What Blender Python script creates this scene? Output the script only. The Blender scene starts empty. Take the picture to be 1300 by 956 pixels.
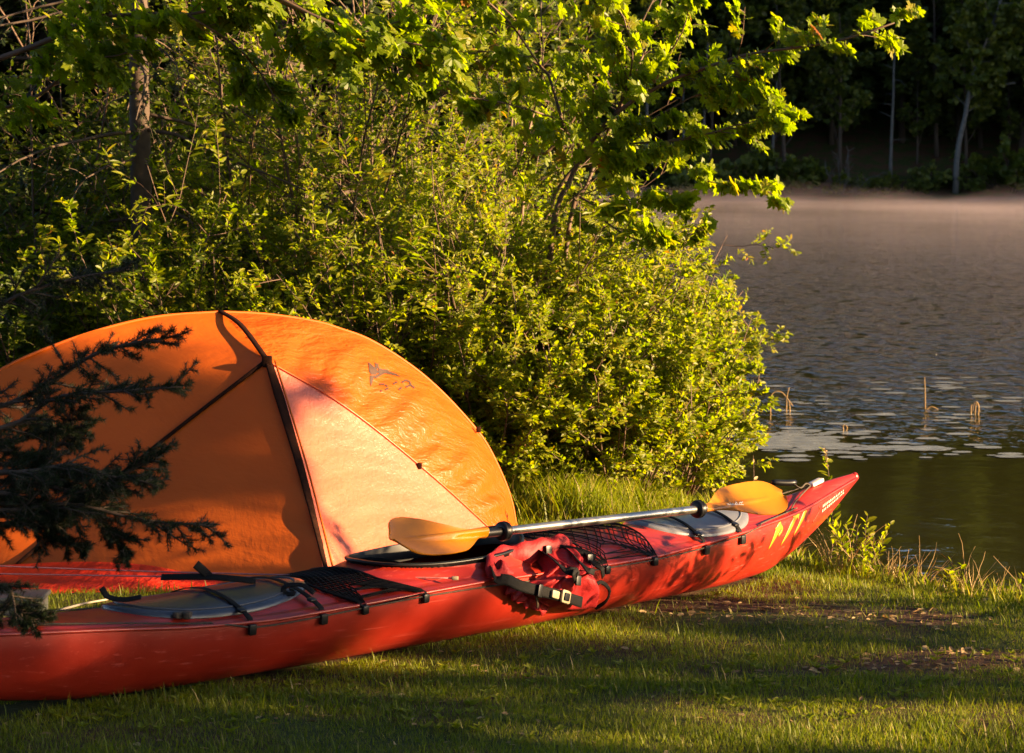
import bpy, math, random
import numpy as np
from mathutils import Vector
S=bpy.context.scene
COL=S.collection
R=math.radians
A_=np.array
# ------------------------------------------------------------------ helpers
def rng(n): return np.random.default_rng(n)
class Geo:
    def __init__(s): s.V=[];s.F=[];s.T=[];s.n=0;s.uv=None
    def add(s,V,Fs,tint=None):
        V=np.asarray(V,float).reshape(-1,3)
        if not isinstance(Fs,list): Fs=[Fs]
        for F in Fs:
            F=np.asarray(F,int)
            if F.size==0: continue
            s.F.append(F+s.n)
            s.T.append(np.full(len(F),.5) if tint is None else np.broadcast_to(tint,(len(F),)).astype(float))
        s.V.append(V);s.n+=len(V);return s
def link(name,me,parent=None):
    o=bpy.data.objects.new(name,me);COL.objects.link(o)
    if parent is not None:
        o.parent=parent;o.matrix_parent_inverse.identity()
        if parent.location.length>0 and me is not None and not isinstance(me,str):
            pass
    return o
def build(name,g,mat,parent=None,smooth=True,origin=None,uv=None):
    """link a Geo as ONE mesh object; coordinates in g are world ones, origin/parent location is taken off"""
    V=np.concatenate(g.V);off=A_([0.,0,0])
    if parent is not None:
        q=parent
        while q is not None: off=off+A_(q.location);q=q.parent
    if origin is not None: off=off+A_(origin)
    V=V-off
    me=bpy.data.meshes.new(name);me.vertices.add(len(V));me.vertices.foreach_set('co',V.astype(np.float32).ravel())
    lt=np.concatenate([np.full(len(F),F.shape[1]) for F in g.F]);li=np.concatenate([F.ravel() for F in g.F])
    me.loops.add(len(li));me.loops.foreach_set('vertex_index',li.astype(np.int32))
    me.polygons.add(len(lt));ls=np.concatenate([[0],np.cumsum(lt)[:-1]])
    me.polygons.foreach_set('loop_start',ls.astype(np.int32))
    try: me.polygons.foreach_set('loop_total',lt.astype(np.int32))
    except Exception: pass
    me.polygons.foreach_set('use_smooth',np.full(len(lt),bool(smooth)))
    at=me.attributes.new('tint','FLOAT','FACE');at.data.foreach_set('value',np.concatenate(g.T).astype(np.float32))
    if uv is not None:
        u=me.uv_layers.new(name='UVMap');u.data.foreach_set('uv',np.asarray(uv,np.float32)[li].ravel())
    me.update(calc_edges=True)
    for m in (mat if isinstance(mat,list) else [mat]): me.materials.append(m)
    o=bpy.data.objects.new(name,me);COL.objects.link(o)
    if parent is not None: o.parent=parent
    if origin is not None: o.location=Vector(origin)
    return o
def tag(o,label,cat=None,group=None,kind=None):
    o['label']=label
    if cat: o['category']=cat
    if group: o['group']=group
    if kind: o['kind']=kind
    return o
def empty(name,loc,label,cat,group=None):
    o=bpy.data.objects.new(name,None);COL.objects.link(o);o.location=loc;o.empty_display_size=.1
    return tag(o,label,cat,group)
def copy_thing(root,loc,rz=0,sc=1.,label=None,group=None):
    r=root.copy();COL.objects.link(r);r.location=loc;r.rotation_euler=(0,0,rz)
    r.scale=(sc,sc,sc) if not isinstance(sc,tuple) else sc
    if label: r['label']=label
    if group: r['group']=group
    for ch in list(root.children):
        c=ch.copy();COL.objects.link(c);c.parent=r
        for gch in list(ch.children):
            d=gch.copy();COL.objects.link(d);d.parent=c
    return r
def nrm(a): return a/(np.linalg.norm(a,axis=-1,keepdims=True)+1e-12)
def tubes(g,P,Rd,sides=5,tint=None,cap=True):
    """P (M,n,3) centre lines, Rd (M,n) radii"""
    P=np.asarray(P,float);Rd=np.asarray(Rd,float)
    if P.ndim==2: P=P[None];Rd=np.broadcast_to(Rd,(1,P.shape[1]))
    M,n,_=P.shape;Rd=np.broadcast_to(Rd,(M,n))
    T=np.gradient(P,axis=1);T=nrm(T)
    ref=np.where(np.abs(nrm(P[:,-1]-P[:,0])[:,2:3])>.8,A_([[1.,.2,0]]),A_([[0,0,1.]]))[:,None,:]
    X=nrm(np.cross(T,ref));Y=np.cross(T,X)
    a=np.arange(sides)/sides*2*np.pi
    V=P[:,:,None,:]+Rd[:,:,None,None]*(np.cos(a)[None,None,:,None]*X[:,:,None,:]+np.sin(a)[None,None,:,None]*Y[:,:,None,:])
    idx=np.arange(M*n*sides).reshape(M,n,sides);j=np.roll(idx,-1,axis=2)
    F=np.stack([idx[:,:-1],j[:,:-1],j[:,1:],idx[:,1:]],-1).reshape(-1,4)
    Fs=[F]
    if cap and sides>2: Fs.append(np.concatenate([idx[:,0,::-1],idx[:,-1]]))
    g.add(V,Fs,tint);return g
def smooth_line(P,n=40):
    """Catmull-Rom through the points"""
    P=np.asarray(P,float)
    if len(P)==2: return P[0]+(P[1]-P[0])*np.linspace(0,1,n)[:,None]
    Q=np.concatenate([[2*P[0]-P[1]],P,[2*P[-1]-P[-2]]]);t=np.linspace(0,len(P)-1-1e-6,n);i=t.astype(int);u=(t-i)[:,None]
    a,b,c,d=Q[i],Q[i+1],Q[i+2],Q[i+3]
    return .5*((2*b)+(-a+c)*u+(2*a-5*b+4*c-d)*u**2+(-a+3*b-3*c+d)*u**3)
def ribbon(g,P,N,w,th,wob=None):
    """flat band with thickness along P with surface normals N"""
    P=np.asarray(P,float);N=nrm(np.broadcast_to(N,P.shape));T=nrm(np.gradient(P,axis=0));X=nrm(np.cross(T,N));N=nrm(np.cross(X,T))
    w=np.broadcast_to(w,(len(P),))[:,None]/2;th=np.broadcast_to(th,(len(P),))[:,None]/2
    V=np.stack([P-X*w-N*th*.6,P-X*w+N*th*.6,P-X*w*.6+N*th,P+X*w*.6+N*th,P+X*w+N*th*.6,P+X*w-N*th*.6],1)
    n=len(P);idx=np.arange(n*6).reshape(n,6);j=np.roll(idx,-1,axis=1)
    F=np.stack([idx[:-1],j[:-1],j[1:],idx[1:]],-1).reshape(-1,4)
    g.add(V,[F,np.stack([idx[0,::-1],idx[-1]])]);return g
def box(g,c,sx,sy,sz,X=(1,0,0),Y=(0,1,0),Z=(0,0,1),bev=.15):
    """rounded-edge box: a superellipsoid-like 4x4x4 shell"""
    X,Y,Z=[nrm(A_(v,dtype=float)) for v in (X,Y,Z)];c=A_(c,dtype=float)
    t=A_([-1,-1+bev,1-bev,1.]);V=[];F=[];k=0
    for ax in range(3):
        for sg in (-1,1):
            for i in range(4):
                for j in range(4):
                    p=[0,0,0];p[ax]=sg;p[(ax+1)%3]=t[i];p[(ax+2)%3]=t[j];p=A_(p,dtype=float)
                    e=[abs(q)>1-1e-6 for q in p]
                    if sum(e)>=2: p=np.where(e,p*(1-bev*.3*(sum(e)-1)),p)
                    V.append(c+p[0]*sx/2*X+p[1]*sy/2*Y+p[2]*sz/2*Z)
            for i in range(3):
                for j in range(3):
                    q=[k+i*4+j,k+(i+1)*4+j,k+(i+1)*4+j+1,k+i*4+j+1];F.append(q if sg>0 else q[::-1])
            k+=16
    g.add(V,np.array(F));return g
def grid(g,P,tint=None,flip=False):
    a,b,_=P.shape;i=np.arange(a*b).reshape(a,b)
    F=np.stack([i[:-1,:-1],i[1:,:-1],i[1:,1:],i[:-1,1:]],-1).reshape(-1,4)
    if flip: F=F[:,::-1]
    g.add(P,F,tint);return g
def inst(g,tv,tf,P,D,N,size,tint):
    """leaf templates tv placed at P, pointing along D with normal N"""
    D=nrm(D);W=nrm(np.cross(N,D));N=np.cross(D,W)
    V=P[:,None,:]+size[:,None,None]*(tv[None,:,0:1]*D[:,None]+tv[None,:,1:2]*W[:,None]+tv[None,:,2:3]*N[:,None])
    k=len(tv);base=np.arange(len(P))[:,None,None]*k
    Fs=[(base+f[None]).reshape(-1,f.shape[1]) for f in tf]
    # tint per face
    for_t=[np.repeat(tint,len(f)) for f in tf]
    V=V.reshape(-1,3);first=True
    for F,t in zip(Fs,for_t):
        g.F.append(F+g.n);g.T.append(t)
    g.V.append(V);g.n+=len(V)
# ------------------------------------------------------------------ materials
def newmat(name):
    m=bpy.data.materials.new(name);m.use_nodes=True;nt=m.node_tree;nt.nodes.clear();return m,nt
def N_(nt,t,**kw):
    n=nt.nodes.new(t)
    for k,v in kw.items():
        if k.startswith('i_'): n.inputs[k[2:].replace('_',' ')].default_value=v
        elif k.startswith('n_'): n.inputs[int(k[2:])].default_value=v
        else: setattr(n,k,v)
    return n
def ramp(nt,stops,interp='LINEAR'):
    r=nt.nodes.new('ShaderNodeValToRGB');r.color_ramp.interpolation=interp;e=r.color_ramp.elements
    while len(e)<len(stops): e.new(.5)
    for x,(p,c) in zip(e,stops): x.position=p;x.color=(*c,1)
    return r
def noise(nt,scale,detail=4,rough=.55,vec=None,dim='3D'):
    n=N_(nt,'ShaderNodeTexNoise');n.inputs['Scale'].default_value=scale;n.inputs['Detail'].default_value=detail;n.inputs['Roughness'].default_value=rough
    if vec is not None: nt.links.new(vec,n.inputs['Vector'])
    return n
def mapping(nt,src,scale=(1,1,1),rot=(0,0,0)):
    m=N_(nt,'ShaderNodeMapping');m.inputs['Scale'].default_value=scale;m.inputs['Rotation'].default_value=rot;nt.links.new(src,m.inputs['Vector']);return m.outputs['Vector']
def bump(nt,h,strength=.3,dist=.01,prev=None):
    b=N_(nt,'ShaderNodeBump');b.inputs['Strength'].default_value=strength;b.inputs['Distance'].default_value=dist
    nt.links.new(h,b.inputs['Height'])
    if prev is not None: nt.links.new(prev,b.inputs['Normal'])
    return b.outputs['Normal']
def simple(name,col,rough=.5,metal=0,var=.25,scale=20,bmp=.0,bscale=200,spec=.5,coat=0):
    m,nt=newmat(name);L=nt.links
    tc=N_(nt,'ShaderNodeTexCoord');n=noise(nt,scale,5,.6,tc.outputs['Object'])
    r=ramp(nt,[(.3,tuple(c*(1-var) for c in col)),(.7,tuple(min(1,c*(1+var)) for c in col))]);L.new(n.outputs['Fac'],r.inputs[0])
    p=N_(nt,'ShaderNodeBsdfPrincipled');p.inputs['Roughness'].default_value=rough;p.inputs['Metallic'].default_value=metal
    p.inputs['Specular IOR Level'].default_value=spec;p.inputs['Coat Weight'].default_value=coat
    L.new(r.outputs[0],p.inputs['Base Color'])
    if bmp: 
        b=noise(nt,bscale,3,.6,tc.outputs['Object']);L.new(bump(nt,b.outputs['Fac'],bmp,.004),p.inputs['Normal'])
    o=N_(nt,'ShaderNodeOutputMaterial');L.new(p.outputs[0],o.inputs[0]);return m
def leafmat(name,stops,trans=.35,rough=.42,tcol=(.55,.62,.05)):
    m,nt=newmat(name);L=nt.links
    a=N_(nt,'ShaderNodeAttribute');a.attribute_name='tint'
    r=ramp(nt,stops);L.new(a.outputs['Fac'],r.inputs[0])
    tc=N_(nt,'ShaderNodeTexCoord');n=noise(nt,2.3,3,.5,tc.outputs['Object'])
    mx=N_(nt,'ShaderNodeMix',data_type='RGBA',blend_type='MULTIPLY');mx.inputs[0].default_value=.55
    r2=ramp(nt,[(.3,(.62,.68,.7)),(.7,(1.25,1.15,1.))]);L.new(n.outputs['Fac'],r2.inputs[0])
    L.new(r.outputs[0],mx.inputs[6]);L.new(r2.outputs[0],mx.inputs[7])
    p=N_(nt,'ShaderNodeBsdfPrincipled');p.inputs['Roughness'].default_value=rough;p.inputs['Specular IOR Level'].default_value=.25
    L.new(mx.outputs[2],p.inputs['Base Color'])
    t=N_(nt,'ShaderNodeBsdfTranslucent')
    m2=N_(nt,'ShaderNodeMix',data_type='RGBA',blend_type='MULTIPLY');m2.inputs[0].default_value=1;m2.inputs[7].default_value=(tcol[0]*4,tcol[1]*4,tcol[2]*4,1)
    L.new(mx.outputs[2],m2.inputs[6]);L.new(m2.outputs[2],t.inputs['Color'])
    s=N_(nt,'ShaderNodeMixShader');s.inputs[0].default_value=trans;L.new(p.outputs[0],s.inputs[1]);L.new(t.outputs[0],s.inputs[2])
    o=N_(nt,'ShaderNodeOutputMaterial');L.new(s.outputs[0],o.inputs[0]);return m
M={}
M['leaf']=leafmat('small_leaf',[(0,(.045,.07,.004)),(.45,(.118,.146,.004)),(.8,(.205,.208,.005)),(.94,(.22,.18,.010)),(1,(.22,.07,.02))],trans=.5,tcol=(.56,.66,.04))
M['maple']=leafmat('maple_leaf',[(0,(.06,.10,.004)),(.5,(.13,.175,.005)),(.9,(.19,.215,.006)),(.97,(.22,.14,.02)),(1,(.27,.08,.02))],trans=.55,tcol=(.56,.62,.04))
M['dleaf']=leafmat('leaf_shade_tint',[(0,(.025,.045,.004)),(.5,(.06,.085,.006)),(1,(.12,.14,.008))],trans=.35)  # darker leaf copy, the wood's shade put into its greens
M['needle']=leafmat('conifer_needle',[(0,(.008,.014,.005)),(.5,(.014,.024,.007)),(1,(.028,.04,.010))],trans=.12,rough=.5)
M['farleaf']=leafmat('far_leaf',[(0,(.045,.06,.012)),(.5,(.08,.10,.018)),(1,(.14,.14,.022))],trans=.3)
M['farneedle']=leafmat('far_needle',[(0,(.03,.045,.012)),(.5,(.05,.07,.016)),(1,(.085,.10,.02))],trans=.2)
M['grass']=leafmat('grass_blade',[(0,(.06,.085,.006)),(.55,(.15,.175,.008)),(.86,(.23,.225,.015)),(.93,(.24,.19,.07)),(1,(.32,.25,.12))],trans=.35,rough=.5)
M['dry']=leafmat('dry_stalk',[(0,(.22,.13,.06)),(.6,(.35,.24,.11)),(1,(.45,.32,.16))],trans=.2,rough=.6,tcol=(.4,.35,.2))
M['bark']=simple('bark',(.065,.042,.028),.85,var=.5,scale=14,bmp=.8,bscale=30)
M['twig']=simple('twig_bark',(.09,.05,.028),.65,var=.4,scale=9)
M['birchbark']=simple('pale_bark',(.085,.078,.07),.7,var=.35,scale=6,bmp=.3,bscale=20)
M['black']=simple('black_webbing',(.006,.0055,.005),.7,spec=.15,var=.3,scale=60,bmp=.4,bscale=500)
M['blackplastic']=simple('black_plastic',(.006,.006,.0065),.38,spec=.3,var=.2,scale=40)
M['cord']=simple('olive_cord',(.045,.03,.015),.7,var=.8,scale=160,bmp=.5,bscale=400)
M['buckle']=simple('tan_buckle',(.35,.28,.17),.4,var=.15,scale=40)
M['pinkcord']=simple('pink_cord',(.38,.13,.13),.6,var=.3,scale=120)
M['greyplastic']=simple('grey_plastic',(.08,.085,.08),.45,var=.12,scale=12)
M['stick']=simple('weathered_stick',(.38,.31,.22),.7,var=.3,scale=30)
M['yellow']=simple('yellow_decal',(.38,.22,.01),.4,var=.1,scale=30)
M['white']=simple('pale_lettering',(.72,.6,.5),.5,var=.1,scale=30)
M['seam']=simple('brown_seam',(.022,.007,.003),.85,var=.4,scale=60,bmp=.5,bscale=300,spec=.1)
M['logo']=simple('faded_print',(.05,.022,.01),.6,var=.3,scale=50)
def kayakmat():
    m,nt=newmat('red_polyethylene');L=nt.links;tc=N_(nt,'ShaderNodeTexCoord')
    n=noise(nt,5,5,.6,tc.outputs['Object']);r=ramp(nt,[(.3,(.235,.011,.004)),(.7,(.32,.021,.009))]);L.new(n.outputs['Fac'],r.inputs[0])
    # scuffs: thin pale scratches running along the hull
    v=mapping(nt,tc.outputs['Object'],(9,9,170),(0,0,R(-45.6)));sn=noise(nt,1.,5,.7,mapping(nt,mapping(nt,tc.outputs['Object'],(1,1,1),(0,0,R(-45.6))),(1.1,90,90)))
    sr=ramp(nt,[(.59,(0,0,0)),(.66,(1,1,1))]);L.new(sn.outputs['Fac'],sr.inputs[0])
    mx=N_(nt,'ShaderNodeMix',data_type='RGBA');mx.inputs[7].default_value=(.72,.16,.12,1)
    mm=N_(nt,'ShaderNodeMath',operation='MULTIPLY');mm.inputs[1].default_value=.3;L.new(sr.outputs[0],mm.inputs[0]);L.new(mm.outputs[0],mx.inputs[0]);L.new(r.outputs[0],mx.inputs[6])
    p=N_(nt,'ShaderNodeBsdfPrincipled');p.inputs['Specular IOR Level'].default_value=.55
    L.new(mx.outputs[2],p.inputs['Base Color'])
    rr=N_(nt,'ShaderNodeMapRange');rr.inputs[3].default_value=.24;rr.inputs[4].default_value=.46;n2=noise(nt,14,5,.65,tc.outputs['Object']);L.new(n2.outputs['Fac'],rr.inputs[0]);L.new(rr.outputs[0],p.inputs['Roughness'])
    n3=noise(nt,3.2,3,.5,tc.outputs['Object']);b=bump(nt,n3.outputs['Fac'],.25,.02);n4=noise(nt,150,3,.6,tc.outputs['Object']);b=bump(nt,n4.outputs['Fac'],.12,.002,b)
    L.new(b,p.inputs['Normal']);o=N_(nt,'ShaderNodeOutputMaterial');L.new(p.outputs[0],o.inputs[0]);return m
M['kayak']=kayakmat()
M['hatch']=simple('grey_rubber',(.03,.035,.048),.24,var=.15,scale=8,bmp=.1,bscale=60)
M['hatchlight']=simple('pale_grey_rubber',(.13,.135,.15),.30,var=.15,scale=8,bmp=.1,bscale=60)
def clothmat(name,c1,c2,transw=.3,rough=.38,spec=.5,crinkle=.5,fold=.6,tc_=(1,.5,.1),uvs=True,fscale=(2.2,8)):
    m,nt=newmat(name);L=nt.links;tc=N_(nt,'ShaderNodeTexCoord');src=tc.outputs['UV'] if uvs else tc.outputs['Object']
    n=noise(nt,4,4,.6,src);r=ramp(nt,[(.3,c1),(.7,c2)]);L.new(n.outputs['Fac'],r.inputs[0])
    # warped long folds
    wv=noise(nt,1.6,3,.5,src);ad=N_(nt,'ShaderNodeMixRGB');ad.inputs[0].default_value=.16;L.new(src,ad.inputs[1]);L.new(wv.outputs['Color'],ad.inputs[2])
    f=noise(nt,1,4,.6,mapping(nt,ad.outputs[0],(fscale[0],fscale[1],6)))
    b=bump(nt,f.outputs['Fac'],fold,.030)
    f2=noise(nt,1,5,.65,mapping(nt,ad.outputs[0],(fscale[0]*7,fscale[1]*2.6,20)));b=bump(nt,f2.outputs['Fac'],fold*.8,.012,b)
    vo=N_(nt,'ShaderNodeTexVoronoi');vo.feature='DISTANCE_TO_EDGE';vo.inputs['Scale'].default_value=17
    wz=N_(nt,'ShaderNodeMixRGB');wz.inputs[0].default_value=.22;L.new(src,wz.inputs[1]);nz=noise(nt,9,4,.65,src);L.new(nz.outputs['Color'],wz.inputs[2]);L.new(wz.outputs[0],vo.inputs['Vector'])
    vr=ramp(nt,[(0,(0,0,0)),(.045,(.8,.8,.8)),(.3,(1,1,1))]);L.new(vo.outputs['Distance'],vr.inputs[0])
    b=bump(nt,vr.outputs[0],crinkle*.35,.0035,b);cn=noise(nt,1,4,.6,mapping(nt,ad.outputs[0],(70,22,20),(0,0,.6)));b=bump(nt,cn.outputs['Fac'],crinkle*.8,.006,b)
    p=N_(nt,'ShaderNodeBsdfPrincipled');p.inputs['Roughness'].default_value=rough;p.inputs['Specular IOR Level'].default_value=spec
    p.inputs['Sheen Weight'].default_value=.0
    L.new(r.outputs[0],p.inputs['Base Color']);L.new(b,p.inputs['Normal'])
    t=N_(nt,'ShaderNodeBsdfTranslucent');t.inputs['Color'].default_value=(*tc_,1);L.new(b,t.inputs['Normal'])
    s=N_(nt,'ShaderNodeMixShader');s.inputs[0].default_value=transw;L.new(p.outputs[0],s.inputs[1]);L.new(t.outputs[0],s.inputs[2])
    o=N_(nt,'ShaderNodeOutputMaterial');L.new(s.outputs[0],o.inputs[0]);return m
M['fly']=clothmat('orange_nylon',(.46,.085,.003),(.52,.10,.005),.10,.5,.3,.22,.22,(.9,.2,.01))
M['flyfold']=clothmat('orange_nylon_folded',(.56,.085,.004),(.63,.10,.006),.26,.36,.5,.5,1.3,(.9,.2,.01))  # folded copy of the fly nylon, coloured for its sunlit panel
M['flysun']=clothmat('orange_nylon_sunlit',(.57,.125,.06),(.63,.15,.075),.24,.42,.9,1.0,.35,(.9,.2,.01))  # same nylon again, the sun's peach sheen put into the base colour
M['redcloth']=clothmat('red_coated_nylon',(.60,.024,.006),(.70,.04,.01),.15,.45,.4,.4,.9,(.7,.06,.02),fscale=(5,14))
M['vest']=clothmat('red_cordura',(.24,.008,.009),(.31,.014,.015),0.0,.6,.3,.3,.5,(.5,.03,.03),fscale=(6,14))
def blademat():
    m,nt=newmat('amber_plastic');L=nt.links;tc=N_(nt,'ShaderNodeTexCoord');n=noise(nt,8,4,.6,tc.outputs['Object']);r=ramp(nt,[(.3,(.40,.145,.003)),(.7,(.48,.19,.004))]);L.new(n.outputs['Fac'],r.inputs[0])
    p=N_(nt,'ShaderNodeBsdfPrincipled');p.inputs['Roughness'].default_value=.22;L.new(r.outputs[0],p.inputs['Base Color'])
    t=N_(nt,'ShaderNodeBsdfTranslucent');t.inputs['Color'].default_value=(.7,.27,.01,1)
    s=N_(nt,'ShaderNodeMixShader');s.inputs[0].default_value=.3;L.new(p.outputs[0],s.inputs[1]);L.new(t.outputs[0],s.inputs[2])
    o=N_(nt,'ShaderNodeOutputMaterial');L.new(s.outputs[0],o.inputs[0]);return m
M['blade']=blademat()
M['alu']=simple('brushed_shaft',(.42,.39,.34),.28,metal=.9,var=.08,scale=30)
def groundmat():
    m,nt=newmat('turf_and_soil');L=nt.links;g=N_(nt,'ShaderNodeNewGeometry');pos=g.outputs['Position']
    n1=noise(nt,1.3,5,.6,pos);n2=noise(nt,35,6,.7,pos);n3=noise(nt,9,4,.6,pos)
    soil=ramp(nt,[(.3,(.03,.016,.008)),(.55,(.085,.042,.02)),(.75,(.16,.085,.045))]);L.new(n2.outputs['Fac'],soil.inputs[0])
    moss=ramp(nt,[(.3,(.02,.028,.006)),(.7,(.06,.07,.012))]);L.new(n3.outputs['Fac'],moss.inputs[0])
    k=ramp(nt,[(.46,(0,0,0)),(.56,(1,1,1))]);L.new(n1.outputs['Fac'],k.inputs[0])
    mx=N_(nt,'ShaderNodeMix',data_type='RGBA');L.new(k.outputs[0],mx.inputs[0]);L.new(soil.outputs[0],mx.inputs[6]);L.new(moss.outputs[0],mx.inputs[7])
    p=N_(nt,'ShaderNodeBsdfPrincipled');p.inputs['Roughness'].default_value=.9;p.inputs['Specular IOR Level'].default_value=.2;L.new(mx.outputs[2],p.inputs['Base Color'])
    b=bump(nt,n2.outputs['Fac'],.9,.02);L.new(b,p.inputs['Normal'])
    o=N_(nt,'ShaderNodeOutputMaterial');L.new(p.outputs[0],o.inputs[0]);return m
M['ground']=groundmat()
def watermat():
    m,nt=newmat('lake_water');L=nt.links;g=N_(nt,'ShaderNodeNewGeometry');pos=g.outputs['Position']
    p=N_(nt,'ShaderNodeBsdfPrincipled');p.inputs['Base Color'].default_value=(.024,.024,.005,1);p.inputs['Roughness'].default_value=.06;p.inputs['IOR'].default_value=1.33
    a0=noise(nt,1,3,.6,mapping(nt,pos,(4.2,2.6,1)));a=ramp(nt,[(.38,(0,0,0)),(.55,(.25,.25,.25)),(.66,(1,1,1))],'EASE');L.new(a0.outputs['Fac'],a.inputs[0]);b=noise(nt,1,2,.5,mapping(nt,pos,(1.3,2.2,1)))
    # calm water near the bank, ruffled further out
    sx=N_(nt,'ShaderNodeSeparateXYZ');L.new(pos,sx.inputs[0])
    mr=N_(nt,'ShaderNodeMapRange');mr.inputs[1].default_value=17;mr.inputs[2].default_value=34;mr.inputs[3].default_value=.02;mr.inputs[4].default_value=2.0;L.new(sx.outputs['Y'],mr.inputs[0])
    mn=noise(nt,1,3,.6,mapping(nt,pos,(.12,.25,1)));mm=N_(nt,'ShaderNodeMath',operation='MULTIPLY');mq=N_(nt,'ShaderNodeMapRange');mq.inputs[1].default_value=.3;mq.inputs[2].default_value=.7;mq.inputs[3].default_value=.35;mq.inputs[4].default_value=1.4;L.new(mn.outputs['Fac'],mq.inputs[0])
    L.new(mr.outputs[0],mm.inputs[0]);L.new(mq.outputs[0],mm.inputs[1])
    bp=N_(nt,'ShaderNodeBump');bp.inputs['Distance'].default_value=.10;L.new(mm.outputs[0],bp.inputs['Strength']);L.new(a.outputs[0],bp.inputs['Height'])
    b2=N_(nt,'ShaderNodeBump');b2.inputs['Distance'].default_value=.10;b2.inputs['Strength'].default_value=.05;L.new(b.outputs['Fac'],b2.inputs['Height']);L.new(bp.outputs[0],b2.inputs['Normal'])
    L.new(b2.outputs[0],p.inputs['Normal'])
    o=N_(nt,'ShaderNodeOutputMaterial');L.new(p.outputs[0],o.inputs[0]);return m
M['water']=watermat()
# ------------------------------------------------------------------ camera, light
f_px=3250.;th=math.atan(221.5/f_px)
cam=bpy.data.cameras.new('camera');co=bpy.data.objects.new('camera',cam);COL.objects.link(co);S.camera=co
co.location=(0,0,1.6);co.rotation_euler=(math.pi/2-th,0,0);cam.sensor_width=36;cam.lens=f_px/1300*36;cam.shift_y=-44.5/1300
cam.clip_start=.1;cam.clip_end=1500
cam.dof.use_dof=True;cam.dof.focus_distance=9.2;cam.dof.aperture_fstop=11
SUN_EL=13.;SD=A_([.9703,-.2419,0]);SD=A_([SD[0]*math.cos(R(SUN_EL)),SD[1]*math.cos(R(SUN_EL)),math.sin(R(SUN_EL))])
w=bpy.data.worlds.new('World');S.world=w;w.use_nodes=True;nt=w.node_tree;nt.nodes.clear()
sk=N_(nt,'ShaderNodeTexSky');sk.sky_type='NISHITA';sk.sun_disc=False;sk.sun_elevation=R(SUN_EL);sk.sun_rotation=math.atan2(.9703,-.2419);sk.air_density=.6;sk.dust_density=.6
bg=N_(nt,'ShaderNodeBackground');bg.inputs['Strength'].default_value=.05;wo=N_(nt,'ShaderNodeOutputWorld');nt.links.new(sk.outputs[0],bg.inputs[0]);nt.links.new(bg.outputs[0],wo.inputs[0])
sl=bpy.data.lights.new('sun','SUN');sl.energy=5;sl.angle=R(.5);sl.color=(1.,.68,.36);so=bpy.data.objects.new('sun',sl);COL.objects.link(so)
so.rotation_euler=Vector(-SD).to_track_quat('-Z','Y').to_euler();so.location=(30,-15,20)
S.render.engine='CYCLES';S.view_settings.view_transform='Standard';S.view_settings.look='None';S.view_settings.exposure=2.45;S.view_settings.gamma=1
S.view_settings.use_curve_mapping=False
cy=S.cycles;cy.max_bounces=6;cy.diffuse_bounces=3;cy.glossy_bounces=3;cy.transmission_bounces=4;cy.transparent_max_bounces=6;cy.volume_bounces=0
cy.use_denoising=True;cy.volume_step_rate=1.;cy.volume_max_steps=200;cy.caustics_reflective=False;cy.caustics_refractive=False;cy.sample_clamp_indirect=6
try: cy.denoiser='OPENIMAGEDENOISE'
except Exception: pass
# ------------------------------------------------------------------ ground, lake, mist
WL=-.35
def shore_x(y):
    return np.interp(y,[-60,0,5,7.1,7.7,9.2,9.6,10.0,10.6,11.5,13,16,22,32,60,100,140,300],[60,36,30,22,4.1,2.35,1.95,1.62,1.25,1.0,.78,.55,.1,-.6,-3,-8,-16,-20])
def vn(x,y,f,seed):
    """cheap smooth noise from sines"""
    r=rng(seed);o=0
    for i in range(5):
        a=r.uniform(0,6.28);k=f*(1+i*.6);o=o+np.sin((x*np.cos(a)+y*np.sin(a))*k+r.uniform(0,6.28))/(1+i*.5)
    return o/2.6
def gh(x,y):
    d=x-shore_x(y)+.10*vn(x,y,3.1,5)
    near=np.exp(-((x/5)**2+((y-9)/6)**2))
    land=.018*vn(x,y,1.3,1)*1+.010*vn(x,y,5,2)+np.clip((-x-3)*.05,0,1.2)*.6
    bank=np.interp(d,[-.5,-.05,.15,.5,1.5,6,40],[0,-.03,-.16,-.42,-.6,-1.2,-2.5])
    z=land*np.clip(1-np.clip(d,0,1),0,1)+bank
    far=np.interp(y+ .04*(x-15)+2.2*vn(x,y,.11,8),[149,152,158,200,330],[0,2.6,4.5,22,60])
    z=np.where(y>120,z+far,z)
    ridge=(39+3*vn(x,y,.12,77))*np.exp(-(((x-112-(y-120)*.15)/30)**2))*np.clip((y-100)/25,0,1)*np.clip((360-y)/100,0,1)  # unseen hill added at right to keep sun off the far shore
    rr=np.where((y>60)&(x>40),ridge*np.clip((x-58)/20,0,1),0)
    spit=np.clip((x-7.5)/1.5,0,1)*np.clip((13.5-y)/1.5,0,1)*np.clip((26-x)/3,0,1)*np.clip((y-3)/2,0,1)
    return np.maximum(z+rr,-.6+.65*spit+0*x) if np.any(spit>0) else z+rr
def axis(a,b,fine,step,gr,far0,far1):
    c=list(np.arange(a,b,fine));v=b;s=fine
    while v<far1: c.append(v);s=min(s*gr,step);v+=s
    c.append(far1);v=a;s=fine;pre=[]
    while v>far0: s=min(s*gr,step);v-=s;pre.append(v)
    return A_(sorted(set(pre+c)))
xs=axis(-3.2,3.2,.06,7,1.10,-260,300);ys=axis(6.4,13,.06,6,1.10,-80,420)
X,Y=np.meshgrid(xs,ys,indexing='ij');g=Geo();grid(g,np.stack([X,Y,gh(X,Y)],-1))
o=build('ground',g,M['ground']);o['kind']='structure';o['label']='grassy lakeside ground with bare soil patches running down into the water'
g=Geo();X,Y=np.meshgrid(np.linspace(-40,220,20),np.linspace(4,240,20),indexing='ij');grid(g,np.stack([X,Y,0*X+WL],-1))
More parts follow.
